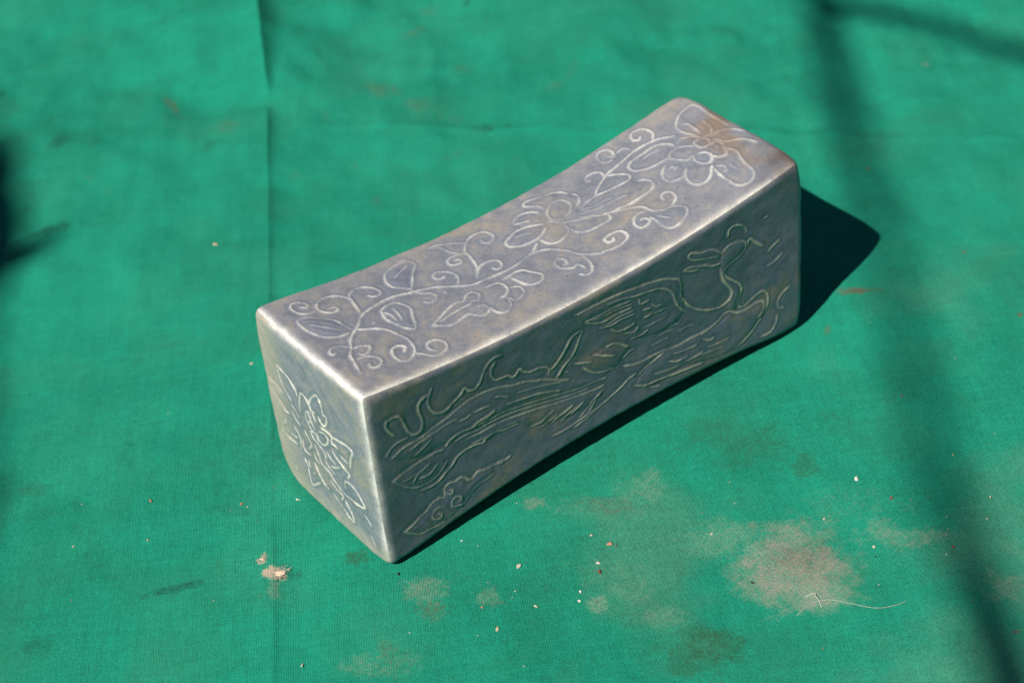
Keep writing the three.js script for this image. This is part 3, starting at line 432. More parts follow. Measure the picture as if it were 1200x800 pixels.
  ['wing_3', 0.6, [220.9,16.8, 228.4,15.7, 237.0,14.2]],
  ['wing_3', 0.6, [187.6,20.9, 195.8,18.9, 205.1,16.9]],
  ['tail_3', 0.6, [16.8,54.4, 21.6,53.9, 27.4,53.8, 33.4,54.5]],
  ['tail_1', 0.6, [32.7,73.1, 40.2,74.2, 47.9,76.2, 55.4,76.4]],
  ['tail_2', 0.6, [52.7,59.7, 58.7,60.2, 65.3,59.1, 72.9,57.9]],
];
const FRONT_MASSES = [
  [0.55, /* outline */ [245.3,38.7, 248.9,35.6, 253.7,34.5, 259.5,34.5, 265.4,35.4, 270.2,33.5, 269.9,27.2, 265.7,22.2, 260.5,16.7, 253.2,11.1, 247.1,7.9, 235.4,7.1, 221.3,10.0, 207.4,14.9, 197.1,12.4, 184.1,13.5, 173.5,19.5, 176.8,25.8, 183.7,30.8, 193.3,35.2, 205.4,34.0, 213.9,34.2, 221.5,34.0, 228.1,34.3, 234.8,34.6, 240.7,36.6], 'mass'],
  [0.6, /* outline */ [239.5,89.7, 242.3,91.9, 246.0,92.5, 250.7,91.4, 255.5,88.8, 257.4,86.0, 256.5,81.6, 252.7,78.9, 247.9,77.8, 243.2,76.7, 241.3,73.8, 242.6,68.7, 247.7,62.4, 252.3,56.6, 253.6,51.7, 252.0,46.5, 250.8,39.9, 250.1,40.1, 245.3,38.7, 242.3,47.2, 246.3,52.2, 245.1,58.1, 241.4,64.6, 239.2,72.3, 238.5,77.7, 238.5,84.0], 'mass'],
  [0.6, /* outline */ [136.6,109.3, 145.4,109.4, 155.9,108.7, 165.6,107.3, 176.3,104.6, 188.0,101.2, 198.8,96.7, 208.4,89.8, 209.7,82.8, 211.3,59.5, 203.2,53.8, 188.4,54.8, 174.1,61.4, 169.9,69.0, 159.6,80.5, 153.5,85.5, 143.8,98.4], 'mass'],
  [0.45, /* outline */ [156.3,67.3, 166.8,61.4, 171.0,56.1, 167.0,49.2, 164.1,46.7, 159.4,44.8, 150.5,47.8, 139.7,59.7, 134.8,66.8, 147.3,66.3], 'mass'],
  [0.4, /* outline */ [239.5,89.7, 233.8,96.7, 229.2,99.5, 223.6,101.3, 217.1,105.4, 215.3,104.0, 218.1,99.2, 224.6,95.2, 232.0,91.6, 237.6,88.8], 'mass'],
  [0.35, /* outline */ [238.5,82.4, 232.9,84.0, 227.3,88.4, 221.8,91.2, 216.2,94.0, 212.6,93.9, 217.2,90.1, 222.7,87.8, 231.1,83.7], 'mass'],
  [0.45, /* outline */ [10.9,58.8, 15.9,59.6, 21.7,60.0, 27.5,60.4, 34.1,60.3, 39.1,59.9, 46.0,48.5, 42.2,45.3, 37.6,42.6, 31.7,42.5, 25.2,44.3, 19.9,48.0, 15.0,53.7], 'mass'],
  [0.4, /* outline */ [12.5,73.9, 16.8,75.5, 22.6,76.6, 29.0,76.4, 34.8,76.7, 42.4,78.8, 49.1,80.4, 56.0,82.7, 64.5,85.4, 71.2,85.2, 69.5,85.6, 76.2,84.9, 83.6,83.1, 91.8,79.0, 99.4,76.5, 106.8,72.3, 114.4,68.0, 122.7,61.3, 129.4,56.4, 153.9,40.3, 145.0,42.7, 136.1,44.1, 125.7,47.8, 115.4,51.5, 105.2,55.1, 95.0,58.2, 84.9,61.1, 76.4,61.8, 68.0,63.0, 52.9,61.6, 42.2,62.9, 29.1,63.9], 'mass'],
  [0.4, /* outline */ [67.2,55.6, 75.7,55.3, 84.2,54.0, 95.2,51.3, 104.5,48.3, 114.8,44.6, 125.1,41.4, 135.6,38.2, 144.5,36.2, 152.5,35.0, 152.2,31.7, 140.7,25.7, 129.0,25.9, 115.9,29.0, 102.4,35.9, 92.9,45.3, 79.3,48.4, 70.6,47.8], 'mass'],
  [0.4, /* outline */ [12.8,20.4, 17.9,20.7, 23.4,22.6, 28.7,23.8, 32.5,26.2, 36.8,26.4, 40.9,24.7, 41.8,30.6, 44.5,32.0, 48.7,30.8, 52.9,30.6, 55.3,28.8, 57.7,24.9, 59.9,24.7, 63.7,27.0, 68.6,25.2, 73.8,24.4, 72.9,17.7, 67.5,17.1, 62.3,17.1, 57.6,15.1, 52.6,10.9, 43.2,7.3, 33.8,8.1, 28.0,9.8, 22.2,11.1, 17.0,15.7], 'mass'],
  [0.35, /* outline */ [166.9,41.8, 172.6,38.9, 179.0,37.3, 187.3,37.3, 192.8,36.5, 182.2,30.6, 176.3,27.1, 169.8,30.7], 'mass'],
];
const END_LINES = [
  ['petal_1', 1, [36.9,80.5, 36.9,83.8, 34.8,86.5, 30.9,89.4, 25.5,90.8, 20.1,91.0, 21.1,86.3, 22.7,82.0, 24.5,78.5, 27.6,75.6, 30.0,73.7]],
  ['petal_2', 1, [20.6,72.5, 16.1,74.3, 11.0,74.3, 7.5,74.7, 9.2,69.0, 12.2,65.3, 16.4,62.3, 20.8,60.2, 24.0,60.8]],
  ['petal_3', 1, [37.8,70.4, 39.1,76.5, 42.2,85.7, 46.8,85.2, 49.9,83.2, 52.4,78.8, 53.8,73.7]],
  ['petal_4', 1, [54.6,80.2, 50.8,79.8, 50.5,83.5, 52.0,87.5, 59.4,94.3, 61.7,92.4, 62.4,88.3, 62.9,83.4, 64.9,83.8, 65.3,80.5, 62.8,76.1, 60.4,76.3, 58.0,79.5]],
  ['petal_5', 0.9, [44.7,74.7, 43.4,69.8, 45.4,67.1, 49.1,73.4, 47.9,76.0, 44.7,74.7]],
  ['petal_5', 0.8, [29.0,70.5, 32.3,68.4, 35.2,64.8]],
  ['petal_5', 0.8, [28.2,64.6, 31.1,60.9, 34.4,58.9]],
  ['petal_6', 1, [17.6,54.0, 16.7,49.9, 11.6,43.7, 11.1,40.2, 15.3,39.1, 20.7,38.7, 25.3,39.1]],
  ['petal_6', 0.9, [21.6,44.8, 24.2,44.6, 28.1,45.8]],
  ['petal_6', 0.9, [26.9,53.6, 29.7,51.0, 31.4,47.8, 30.9,43.2, 29.4,38.0, 31.8,33.9]],
  ['petal_7', 0.9, [43.8,73.0, 43.6,69.3, 45.2,66.1, 47.3,64.4]],
  ['petal_7', 0.9, [46.0,74.9, 48.5,71.7, 50.1,68.6, 51.1,66.3]],
  ['petal_7', 0.9, [38.6,57.8, 41.1,54.5, 43.4,50.5, 39.2,44.8]],
  ['petal_7', 0.9, [34.2,48.3, 33.5,43.0, 35.4,40.5, 39.9,40.9]],
  ['flower_heart', 1, [45.9,62.3, 47.5,59.2, 50.4,57.4, 51.8,56.5, 52.2,61.0, 49.5,63.5, 45.9,62.3]],
  ['flower_heart', 1, [47.5,53.2, 49.2,50.0, 50.6,46.1, 52.1,42.2, 57.0,41.7, 60.6,39.9]],
  ['flower_heart', 1, [51.8,56.5, 55.6,55.4, 57.8,52.6, 56.9,47.8, 59.6,45.3, 64.1,43.4]],
  ['petal_8', 0.9, [55.7,68.0, 61.1,69.7, 64.0,67.9, 61.8,63.0, 56.8,59.8, 54.0,61.5, 53.1,64.6]],
  ['petal_8', 1, [57.7,72.2, 62.9,73.2, 66.9,72.7, 68.6,71.5]],
  ['petal_9', 1, [72.8,67.0, 71.4,67.9, 68.0,67.5, 68.6,71.5, 77.1,73.8, 84.9,75.2, 88.0,74.2, 85.2,68.3, 82.0,59.2]],
  ['petal_9', 0.9, [74.3,63.2, 77.6,62.9, 80.6,61.9]],
  ['petal_10', 1.1, [66.6,62.5, 69.1,59.3, 73.6,57.4, 77.3,55.6, 80.0,53.1, 78.2,49.6]],
  ['petal_10', 0.8, [59.3,56.6, 62.7,54.0, 67.2,52.1]],
  ['petal_10', 0.9, [62.8,48.0, 66.4,49.2, 70.7,52.5]],
  ['petal_11', 1, [30.9,32.4, 31.9,31.1, 33.2,26.4, 33.8,19.2, 35.0,16.2, 44.0,23.2]],
  ['petal_11', 0.9, [36.3,34.3, 36.7,29.6]],
  ['petal_11', 1, [42.7,37.2, 46.2,31.2, 49.9,26.2, 52.5,24.3]],
  ['petal_11', 1.1, [38.8,27.9, 40.1,27.8]],
  ['petal_12', 0.8, [44.7,45.9, 45.5,42.7, 48.4,41.0]],
  ['petal_12', 1, [57.8,34.8, 61.5,32.2, 66.0,30.1]],
  ['petal_12', 0.8, [52.9,42.1, 58.4,39.3, 63.9,36.6, 68.2,33.9]],
  ['petal_13', 1, [73.4,39.2, 74.2,44.7, 79.1,46.5, 83.7,45.0, 87.8,41.3, 90.3,36.6, 82.0,33.9, 74.5,34.0, 70.2,34.3]],
  ['petal_14', 1, [57.8,25.0, 61.3,21.8, 66.9,19.1, 71.2,16.4, 74.7,15.6, 74.8,20.8, 72.3,25.6, 70.5,28.0]],
  ['petal_14', 0.8, [66.4,31.8, 68.6,30.5, 66.2,26.1]],
  ['flourish_1', 0.8, [88.5,30.0, 91.9,28.6, 93.8,26.2]],
  ['flourish_1', 0.8, [91.3,17.2, 93.2,14.8, 94.7,11.2]],
  ['dot', 1, [18.0,18.0, 19.0,16.7]],
];
const END_MASSES = [
  [0.35, /* outline */ [20.1,91.0, 30.9,89.4, 36.9,80.5, 42.2,85.7, 46.8,85.2, 52.0,87.5, 59.4,94.3, 62.9,83.4, 64.8,80.2, 69.1,71.8, 84.9,75.2, 88.0,74.2, 82.0,59.2, 79.6,51.7, 90.3,36.6, 76.0,35.0, 74.7,15.6, 57.8,25.0, 44.0,23.2, 35.0,16.2, 32.2,32.3, 25.3,39.1, 15.3,39.1, 10.5,39.9, 17.6,54.0, 17.6,63.1, 12.2,65.3, 7.5,74.7, 20.6,72.5], 'mass'],
];
const PART_NAME = { dot: 'raised_dot', cloud: 'cloud_scroll', tail: 'tail_feather', wing: 'bird_wing', breast: 'bird_breast', head: 'bird_head', crest: 'bird_crest' };

const HX = 0.15, HH = 0.12101, HZ = 0.05293, RAD = 0.0058, DIP_TOP = 0.01471, DIP_SIDE = 0.0020, DIP_BASE = 0.01247;
const tmp = new THREE.Vector3();
function bodyPoint(x, y, z, lift, out) {
  lift += 0.0011 * (vn(x * 42 + z * 31 + 7, y * 40 + z * 27) - 0.5) * vn(x * 17 + 3, y * 19 + z * 23) + 0.00034 * (vn(x * 160 + z * 90, y * 150 + z * 120 + 50) - 0.5);
  const cx = clamp(x, -HX + RAD, HX - RAD), cy = clamp(y, RAD, HH - RAD), cz = clamp(z, -HZ + RAD, HZ - RAD);
  tmp.set(x - cx, y - cy, z - cz).normalize().multiplyScalar(RAD + lift);
  const px = cx + tmp.x, py = cy + tmp.y, pz = cz + tmp.z, k = 1 - Math.min(1, (px / HX) ** 2);
  const bow = Math.max(0, 1 - (2 * py / HH - 1) ** 2) * Math.min(1, Math.abs(pz) / HZ) * Math.min(1, k * 2.2);
  const qx = px < 0 ? -1 : 1, qy = py > HH / 2 ? 1 : -1, qz = pz < 0 ? -1 : 1, far = (px - qx * HX) ** 2 + (py - (qy > 0 ? HH : 0)) ** 2 + (pz - qz * HZ) ** 2;
  const worn = (qx > 0 ? 0.0015 : qy < 0 && qz < 0 ? 0.0022 : 0.0008) * Math.exp(-far / 0.00016);
  out.set(-qx * worn, -qy * worn, -qz * worn);
  return out.set(px + out.x, out.y + DIP_BASE * k + py / HH * (HH - DIP_TOP * k - DIP_BASE * k), pz * (HZ - DIP_SIDE * k - 0.0022 * bow) / HZ + out.z);
}
// faces: a along, b across; place(a, b) in metres gives the point of the square-cornered block
const FACES = {
  top_face: { A: 2 * HX, B: 2 * HZ, place: (a, b) => [a - HX, HH, b - HZ], lines: TOP_LINES, masses: TOP_MASSES, flip: false },
  front_face: { A: 2 * HX, B: HH, place: (a, b) => [a - HX, b, HZ], lines: FRONT_LINES, masses: FRONT_MASSES, flip: true },
  end_face: { A: 2 * HZ, B: HH, place: (a, b) => [-HX, b, a - HZ], lines: END_LINES, masses: END_MASSES, flip: true },
  back_face: { A: 2 * HX, B: HH, place: (a, b) => [a - HX, b, -HZ], flip: false },
  far_end_face: { A: 2 * HZ, B: HH, place: (a, b) => [HX, b, a - HZ], flip: false },
  base_face: { A: 2 * HX, B: 2 * HZ, place: (a, b) => [a - HX, 0, b - HZ], flip: true },
};
const TX = 0.1465; // mm per texel
function drawField(face) {
  const w = Math.min(2048, Math.round(face.A * 1000 / TX)), h = Math.round(face.B * 1000 / TX), n = w * h;
  const D = new Float32Array(n).fill(9), W = new Float32Array(n).fill(1), own = new Uint8Array(n), inside = new Uint8Array(n);
  const names = [''], R = 4.2;
  for (const [motif, wt, p] of face.lines) {
    let id = names.indexOf(motif); if (id < 0) { id = names.length; names.push(motif); }
    const v = []; for (let i = 0; i < p.length; i += 2) v.push(new THREE.Vector3(p[i], p[i + 1], 0));
    const curve = new THREE.CatmullRomCurve3(v, false, 'centripetal'), len = Math.max(0.5, curve.getLength()), pts = curve.getPoints(Math.max(p.length, Math.ceil(len / 0.45)));
    const closed = v.length > 6 && v[0].distanceTo(v[v.length - 1]) < 9 && /leaf|flower|petal/.test(motif);
    if (closed) {
      let x0 = 1e9, x1 = -1e9, y0 = 1e9, y1 = -1e9; for (const q of pts) { x0 = Math.min(x0, q.x); x1 = Math.max(x1, q.x); y0 = Math.min(y0, q.y); y1 = Math.max(y1, q.y); }
      for (let j = Math.max(0, Math.floor(y0 / TX)); j <= Math.min(h - 1, y1 / TX); j++) for (let i = Math.max(0, Math.floor(x0 / TX)); i <= Math.min(w - 1, x1 / TX); i++) {
        const X = (i + 0.5) * TX, Y = (j + 0.5) * TX; let c = false;
        for (let a = 0, b = pts.length - 1; a < pts.length; b = a++) if ((pts[a].y > Y) !== (pts[b].y > Y) && X < (pts[b].x - pts[a].x) * (Y - pts[a].y) / (pts[b].y - pts[a].y) + pts[a].x) c = !c;
        if (c) { inside[j * w + i] = 1; if (!own[j * w + i]) own[j * w + i] = id; }
      }
    }
    const seed = p[0] * 1.7 + p[1];
    for (let s = 0; s < pts.length - 1; s++) {
      const a = pts[s], b = pts[s + 1], ex = b.x - a.x, ey = b.y - a.y, ee = ex * ex + ey * ey + 1e-9;
      const f0 = s / (pts.length - 1), taper = 0.62 + 0.38 * sst(0, 1.6, Math.min(f0, 1 - f0) * len);
      const wl = wt * taper * (0.42 + 0.70 * vn(s * 0.10 + seed, seed) + 0.42 * vn(s * 0.42 + seed, seed + 9));
      const i0 = Math.max(0, Math.floor((Math.min(a.x, b.x) - R) / TX)), i1 = Math.min(w - 1, Math.ceil((Math.max(a.x, b.x) + R) / TX)), j0 = Math.max(0, Math.floor((Math.min(a.y, b.y) - R) / TX)), j1 = Math.min(h - 1, Math.ceil((Math.max(a.y, b.y) + R) / TX));
      for (let j = j0; j <= j1; j++) for (let i = i0; i <= i1; i++) {
        const X = (i + 0.5) * TX - a.x, Y = (j + 0.5) * TX - a.y, q = clamp((X * ex + Y * ey) / ee, 0, 1), dx = X - q * ex, dy = Y - q * ey, d = Math.sqrt(dx * dx + dy * dy) , k = j * w + i;
        if (d < D[k]) { D[k] = d; W[k] = wl; if (d < 1.7) own[k] = id; }
      }
    }
  }
  // modelled bodies under the lines: rounded swellings inside an outline
  const swell = new Float32Array(n);
  for (const [high, p] of face.masses) {
    const v = []; for (let i = 0; i < p.length; i += 2) v.push(new THREE.Vector3(p[i], p[i + 1], 0));
    const pts = new THREE.CatmullRomCurve3(v, true, 'centripetal').getPoints(v.length * 3);
    let x0 = 1e9, x1 = -1e9, y0 = 1e9, y1 = -1e9; for (const q of pts) { x0 = Math.min(x0, q.x); x1 = Math.max(x1, q.x); y0 = Math.min(y0, q.y); y1 = Math.max(y1, q.y); }
    for (let j = Math.max(0, Math.floor(y0 / TX)); j <= Math.min(h - 1, y1 / TX); j++) for (let i = Math.max(0, Math.floor(x0 / TX)); i <= Math.min(w - 1, x1 / TX); i++) {
      const X = (i + 0.5) * TX, Y = (j + 0.5) * TX; let c = false, dd = 1e9;
      for (let a = 0, b = pts.length - 1; a < pts.length; b = a++) {
        const A = pts[a], B = pts[b], ex = B.x - A.x, ey = B.y - A.y, q = clamp(((X - A.x) * ex + (Y - A.y) * ey) / (ex * ex + ey * ey + 1e-9), 0, 1), dx = X - A.x - q * ex, dy = Y - A.y - q * ey;
        dd = Math.min(dd, dx * dx + dy * dy);
        if ((A.y > Y) !== (B.y > Y) && X < ex * (Y - A.y) / ey + A.x) c = !c;
      }
      if (c) swell[j * w + i] = Math.max(swell[j * w + i], high * (0.55 * sst(0, 1.8, Math.sqrt(dd)) + 0.45 * sst(0, 6, Math.sqrt(dd))) / 1000);
    }
  }
  return { w, h, D, W, own, inside, names, swell };
}
function liftAt(f, face, k, xm, ym, A, B) {
  const d = f.D[k], wl = f.W[k], e = Math.min(xm, A - xm, ym, B - ym), fade = sst(1.5, 6.5, e);
  let y = face.high * wl * Math.exp(-((d / (face.thick * (0.62 + 0.42 * wl))) ** 2)) - 0.00010 * Math.exp(-(((d - 2.0) / 1.2) ** 2));
  y += face.body * f.swell[k] + (f.inside[k] ? 0.00022 * (1 - Math.exp(-((d / 2.6) ** 2))) : 0);
  y += 0.00028 * (fbm(xm * 0.06 + face.seed, ym * 0.06, 3) - 0.5) + 0.00010 * (vn(xm * 0.35 + face.seed, ym * 0.35) - 0.5) + 0.00004 * (vn(xm * 1.1, ym * 1.1 + face.seed) - 0.5);
  return y * fade;
}
function glaze(face, f, name) {
  const { w, h } = f, A = face.A * 1000, B = face.B * 1000, buf = new Uint8Array(w * h * 4), rough = new Uint8Array(w * h * 4), r = rng(77 + face.seed);
  const mix = (c, t, k) => { c[0] += (t[0] - c[0]) * k; c[1] += (t[1] - c[1]) * k; c[2] += (t[2] - c[2]) * k; };
  for (let j = 0; j < h; j++) for (let i = 0; i < w; i++) {
    const k = j * w + i, x = (i + 0.5) * A / w, y = (j + 0.5) * B / h, sx = x + face.seed * 61, d = f.D[k], wl = f.W[k];
    const big = fbm(sx * 0.022, y * 0.03, 3), mid = fbm(sx * 0.16, y * 0.16 + 7, 3), sp = vn(sx * 1.5, y * 1.5), sp2 = vn(sx * 2.2 + 9, y * 2.2), g = r();
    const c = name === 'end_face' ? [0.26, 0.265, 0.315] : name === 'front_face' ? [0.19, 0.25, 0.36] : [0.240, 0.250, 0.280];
    mix(c, [0.31, 0.285, 0.25], sst(0.42, 0.72, big * 0.65 + mid * 0.35) * 0.85);      // warm, thin glaze
    mix(c, [0.205, 0.21, 0.245], sst(0.50, 0.75, 1 - big * 0.5 - mid * 0.5) * 0.7);       // blue, thick glaze
    mix(c, [0.385, 0.305, 0.215], sst(0.52, 0.9, sp) * sst(0.25, 0.7, mid * 0.6 + big * 0.4) * 0.85);                // brown speckle
    mix(c, [0.11, 0.13, 0.20], sst(0.60, 0.95, sp2) * 0.55);
    if (vn(sx * 1.1 + 50, y * 1.1) > 0.955) mix(c, [0.05, 0.045, 0.05], 0.7);
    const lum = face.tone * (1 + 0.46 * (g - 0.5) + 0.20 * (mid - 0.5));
    // glaze runs off the raised lines and pools beside them
    const pool = Math.exp(-(((d - 1.9) / 1.15) ** 2)); mix(c, face.pool, pool * face.wet * (0.10 + 0.5 * mid));
    if (f.inside[k]) mix(c, face.pool, face.wet * (0.08 + 0.26 * vn(sx * 0.3 + 5, y * 0.3)));
    const ridge = Math.exp(-((d / (0.86 * face.thick * Math.max(0.6, wl))) ** 2)); mix(c, face.ridge, clamp(ridge * (face.bright + 0.75 * (vn(sx * 0.13, y * 0.13) - 0.3) + 0.35 * (wl - 0.85) + 0.3 * (sp - 0.5)), 0, 0.95));
    // and off the corners, with sun highlight whitened into the edges
    const n1 = 0.75 + 0.5 * fbm(sx * 0.07 + 3, y * 0.07, 3), off = (q) => 0.72 * Math.exp(-((q / (3.0 * n1)) ** 2)) + 0.34 * Math.exp(-q / (4.2 * n1));
    const E = face.edge;
    const bare = Math.max(E[0] * off(x), E[1] * off(A - x), E[2] * off(y), E[3] * off(B - y));
    mix(c, name === 'end_face' || x < 9 ? [0.80, 0.775, 0.72] : [0.80, 0.745, 0.655], clamp(bare * (0.90 + 0.9 * (mid - 0.5) + 0.5 * (vn(sx * 0.9, y * 0.9) - 0.5) + 0.25 * (g - 0.5)), 0, 0.95));
    const rust = Math.max(face.rust[0] * (1 - sst(0, 3.2 * n1, A - x)), face.rust[1] * sst(0.35, 0.7, fbm(sx * 0.05 + 4, y * 0.05 + 2, 3)) * (1 - sst(10, 44, A - x)));
    mix(c, [0.24, 0.165, 0.105], clamp(rust, 0, 0.8));
    if (face.sand) mix(c, [0.42, 0.38, 0.32], face.sand * clamp(sst(34, 6, x + (mid - 0.5) * 14) * 0.8 + sst(20, 3, y) * 0.7, 0, 0.9));
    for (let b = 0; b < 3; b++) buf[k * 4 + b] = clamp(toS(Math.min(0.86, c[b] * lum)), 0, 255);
    buf[k * 4 + 3] = 255;
    const ro = 0.32 + 0.30 * (mid - 0.5) + 0.14 * (sp - 0.5) + 0.08 * bare;
    rough[k * 4] = rough[k * 4 + 1] = rough[k * 4 + 2] = clamp(ro * 255, 0, 255); rough[k * 4 + 3] = 255;
  }
  const map = dataTex(buf, w, h, true), rm = dataTex(rough, w, h, false);
  return new THREE.MeshPhysicalMaterial({ map, roughness: 1, roughnessMap: rm, metalness: 0, specularIntensity: 1, clearcoat: 0.30, clearcoatRoughness: 0.30 });
}
function gridGeometry(face, a, b, lift) { // a, b: sample places in metres, with one spare sample beyond each end
  const na = a.length, nb = b.length, P = new Float32Array(na * nb * 3), o = new THREE.Vector3();
  for (let j = 0; j < nb; j++) for (let i = 0; i < na; i++) { const q = face.place(a[i], b[j]); bodyPoint(q[0], q[1], q[2], lift ? lift(a[i], b[j]) : 0, o); o.toArray(P, (j * na + i) * 3); }
  const ma = na - 2, mb = nb - 2, pos = new Float32Array(ma * mb * 3), nor = new Float32Array(ma * mb * 3), uv = new Float32Array(ma * mb * 2), u = new THREE.Vector3(), v = new THREE.Vector3();
  for (let j = 0; j < mb; j++) for (let i = 0; i < ma; i++) {
    const k = j * ma + i, q = (j + 1) * na + i + 1;
    for (let c = 0; c < 3; c++) pos[k * 3 + c] = P[q * 3 + c];
    u.fromArray(P, (q + 1) * 3).sub(o.fromArray(P, (q - 1) * 3)); v.fromArray(P, (q + na) * 3).sub(o.fromArray(P, (q - na) * 3));
    if (face.flip) u.cross(v); else u.copy(v.cross(u)); u.normalize().toArray(nor, k * 3);
    uv[k * 2] = a[i + 1] / face.A; uv[k * 2 + 1] = b[j + 1] / face.B;
  }
  return { ma, mb, pos, nor, uv };
}
function pick(g, quads, flip) { // a geometry of some of the grid's quads
  const map = new Map(), idx = [], src = [];
  const id = (k) => { let v = map.get(k); if (v === undefined) { v = src.length; map.set(k, v); src.push(k); } return v; };
  for (const q of quads) { const a = id(q), b = id(q + 1), c = id(q + g.ma), d = id(q + g.ma + 1); if (flip) idx.push(a, b, c, b, d, c); else idx.push(a, c, b, b, c, d); }
  const pos = new Float32Array(src.length * 3), nor = new Float32Array(src.length * 3), uv = new Float32Array(src.length * 2);
  src.forEach((k, i) => { for (let c = 0; c < 3; c++) { pos[i * 3 + c] = g.pos[k * 3 + c]; nor[i * 3 + c] = g.nor[k * 3 + c]; } uv[i * 2] = g.uv[k * 2]; uv[i * 2 + 1] = g.uv[k * 2 + 1]; });
  const geo = new THREE.BufferGeometry();
  geo.setAttribute('position', new THREE.BufferAttribute(pos, 3)); geo.setAttribute('normal', new THREE.BufferAttribute(nor, 3)); geo.setAttribute('uv', new THREE.BufferAttribute(uv, 2)); geo.setIndex(idx);
  return geo;
}
const pillow = new THREE.Group(); pillow.name = 'ceramic_pillow';
tag(pillow, 'grey blue glazed ceramic pillow block with raised flower and bird drawing lying on green cloth', 'ceramic pillow');
scene.add(pillow);
const TONE = { top_face: [0.66, 0.645, 0.61], front_face: [0.78, 0.74, 0.56], end_face: [0.72, 0.70, 0.60] };
const POOL = { top_face: [0.15, 0.18, 0.27], front_face: [0.10, 0.125, 0.16], end_face: [0.10, 0.15, 0.20] };
// bare clay plus painted sun highlight along the edges: at a = 0, a = A, b = 0, b = B
const EDGE = { top_face: [1, 0.25, 0.35, 0.95], front_face: [0.9, 0.05, 0.05, 0.5], end_face: [0.35, 1, 0.5, 1] };
let seed = 0;
const plainMat = new THREE.MeshPhysicalMaterial({ color: new THREE.Color().setRGB(0.23, 0.225, 0.24), roughness: 0.45 });
for (const [name, face] of Object.entries(FACES)) {
  face.seed = ++seed;
  if (!face.lines) {
    const cut = (L) => { const o = []; for (let x = 0; x < 0.0062; x += 0.0006) o.push(x); const n = Math.round((L - 0.0124) / 0.003); for (let i = 0; i <= n; i++) o.push(0.0062 + (L - 0.0124) * i / n); for (let x = L - 0.0056; x < L + 1e-6; x += 0.0006) o.push(Math.min(x, L)); if (o[o.length - 1] < L) o.push(L); return [-0.0006, ...o, L + 0.0006]; };
    const g = gridGeometry(face, cut(face.A), cut(face.B), null), all = [];
    for (let j = 0; j < g.mb - 1; j++) for (let i = 0; i < g.ma - 1; i++) all.push(j * g.ma + i);
    const m = new THREE.Mesh(pick(g, all, face.flip), plainMat); m.name = name; pillow.add(m);
    continue;
  }
  face.pool = POOL[name]; face.wet = { top_face: 0.75, front_face: 0.8, end_face: 1.25 }[name]; face.bright = { top_face: 0.30, front_face: 0.58, end_face: 0.62 }[name]; face.tone = { top_face: 1.1, front_face: 0.50, end_face: 1.08 }[name]; face.high = ({ top_face: 0.00046, front_face: 0.00036, end_face: 0.00050 })[name]; face.thick = { top_face: 0.90, front_face: 0.72, end_face: 0.78 }[name]; face.body = { top_face: 1.5, front_face: 1.35, end_face: 1.3 }[name]; face.ridge = TONE[name]; face.edge = EDGE[name]; face.sand = name === 'end_face' ? 1.25 : 0; face.rust = name === 'top_face' ? [0.6, 0.75] : [0, 0];  // front tone halved: its grazing-light shade is put into the glaze colour
  const f = drawField(face), A = face.A * 1000, B = face.B * 1000, STEP = 0.0004;
  const axis = (L) => { const n = Math.round(L / STEP), o = []; for (let i = -1; i <= n + 1; i++) o.push(L * i / n); return o; };
  const cell = (a, b) => clamp(Math.floor(b / face.B * f.h), 0, f.h - 1) * f.w + clamp(Math.floor(a / face.A * f.w), 0, f.w - 1);
  const a = axis(face.A), b = axis(face.B);
  const g = gridGeometry(face, a, b, (x, y) => x <= 0 || y <= 0 || x >= face.A || y >= face.B ? 0 : liftAt(f, face, cell(x, y), x * 1000, y * 1000, A, B));
  const groups = f.names.map(() => []);
  for (let j = 0; j < g.mb - 1; j++) for (let i = 0; i < g.ma - 1; i++) groups[f.own[cell((a[i + 1] + a[i + 2]) / 2, (b[j + 1] + b[j + 2]) / 2)]].push(j * g.ma + i);
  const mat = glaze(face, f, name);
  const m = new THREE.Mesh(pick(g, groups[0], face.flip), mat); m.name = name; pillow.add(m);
  const used = {};
  f.names.forEach((motif, n) => {
    if (!n || !groups[n].length) return;
    const kind = PART_NAME[motif.replace(/_\d+$/, '')] || motif.replace(/_\d+$/, ''), c = used[kind] = (used[kind] ?? -1) + 1;
    const part = new THREE.Mesh(pick(g, groups[n], face.flip), mat); part.name = c ? kind + '_' + String(c).padStart(3, '0') : kind; m.add(part);
  });
}
shade(pillow);

// ---------------------------------------------------------------- crumbs and fibres on the cloth
const CRUMB_TONE = { cream: [0.58, 0.49, 0.39], white: [0.68, 0.63, 0.55], tan: [0.55, 0.42, 0.28], red: [0.42, 0.20, 0.13], darkred: [0.20, 0.075, 0.05], rust: [0.40, 0.18, 0.10], brown: [0.22, 0.12, 0.08], black: [0.02, 0.02, 0.02] };
const crumbMat = {};
for (const [k, c] of Object.entries(CRUMB_TONE)) crumbMat[k] = new THREE.MeshStandardMaterial({ color: new THREE.Color().setRGB(...c), roughness: 0.9, flatShading: true });
const onCloth = (x, z) => { const [s, t] = toST(x, z); return clothY(s, t); };
function chipGeometry(r, asp, sd) { // a broken grain: facets cut off a squashed ball
  const g = new THREE.IcosahedronGeometry(1, 1), p = g.attributes.position, q = rng(sd), cuts = [], v = new THREE.Vector3();
  for (let i = 0; i < 9; i++) { const n = new THREE.Vector3(q() - 0.5, (q() - 0.5) * 0.7, q() - 0.5).normalize(); cuts.push([n, 0.28 + 0.5 * q()]); }
  for (let i = 0; i < p.count; i++) { v.fromBufferAttribute(p, i); for (const [n, d] of cuts) { const e = v.dot(n) - d; if (e > 0) v.addScaledVector(n, -e); } p.setXYZ(i, v.x * 1.4, v.y * 0.75 * (0.6 + 0.4 * asp), v.z * asp * 1.35); }
  g.scale(r, r, r); g.computeVertexNormals(); return g;
}
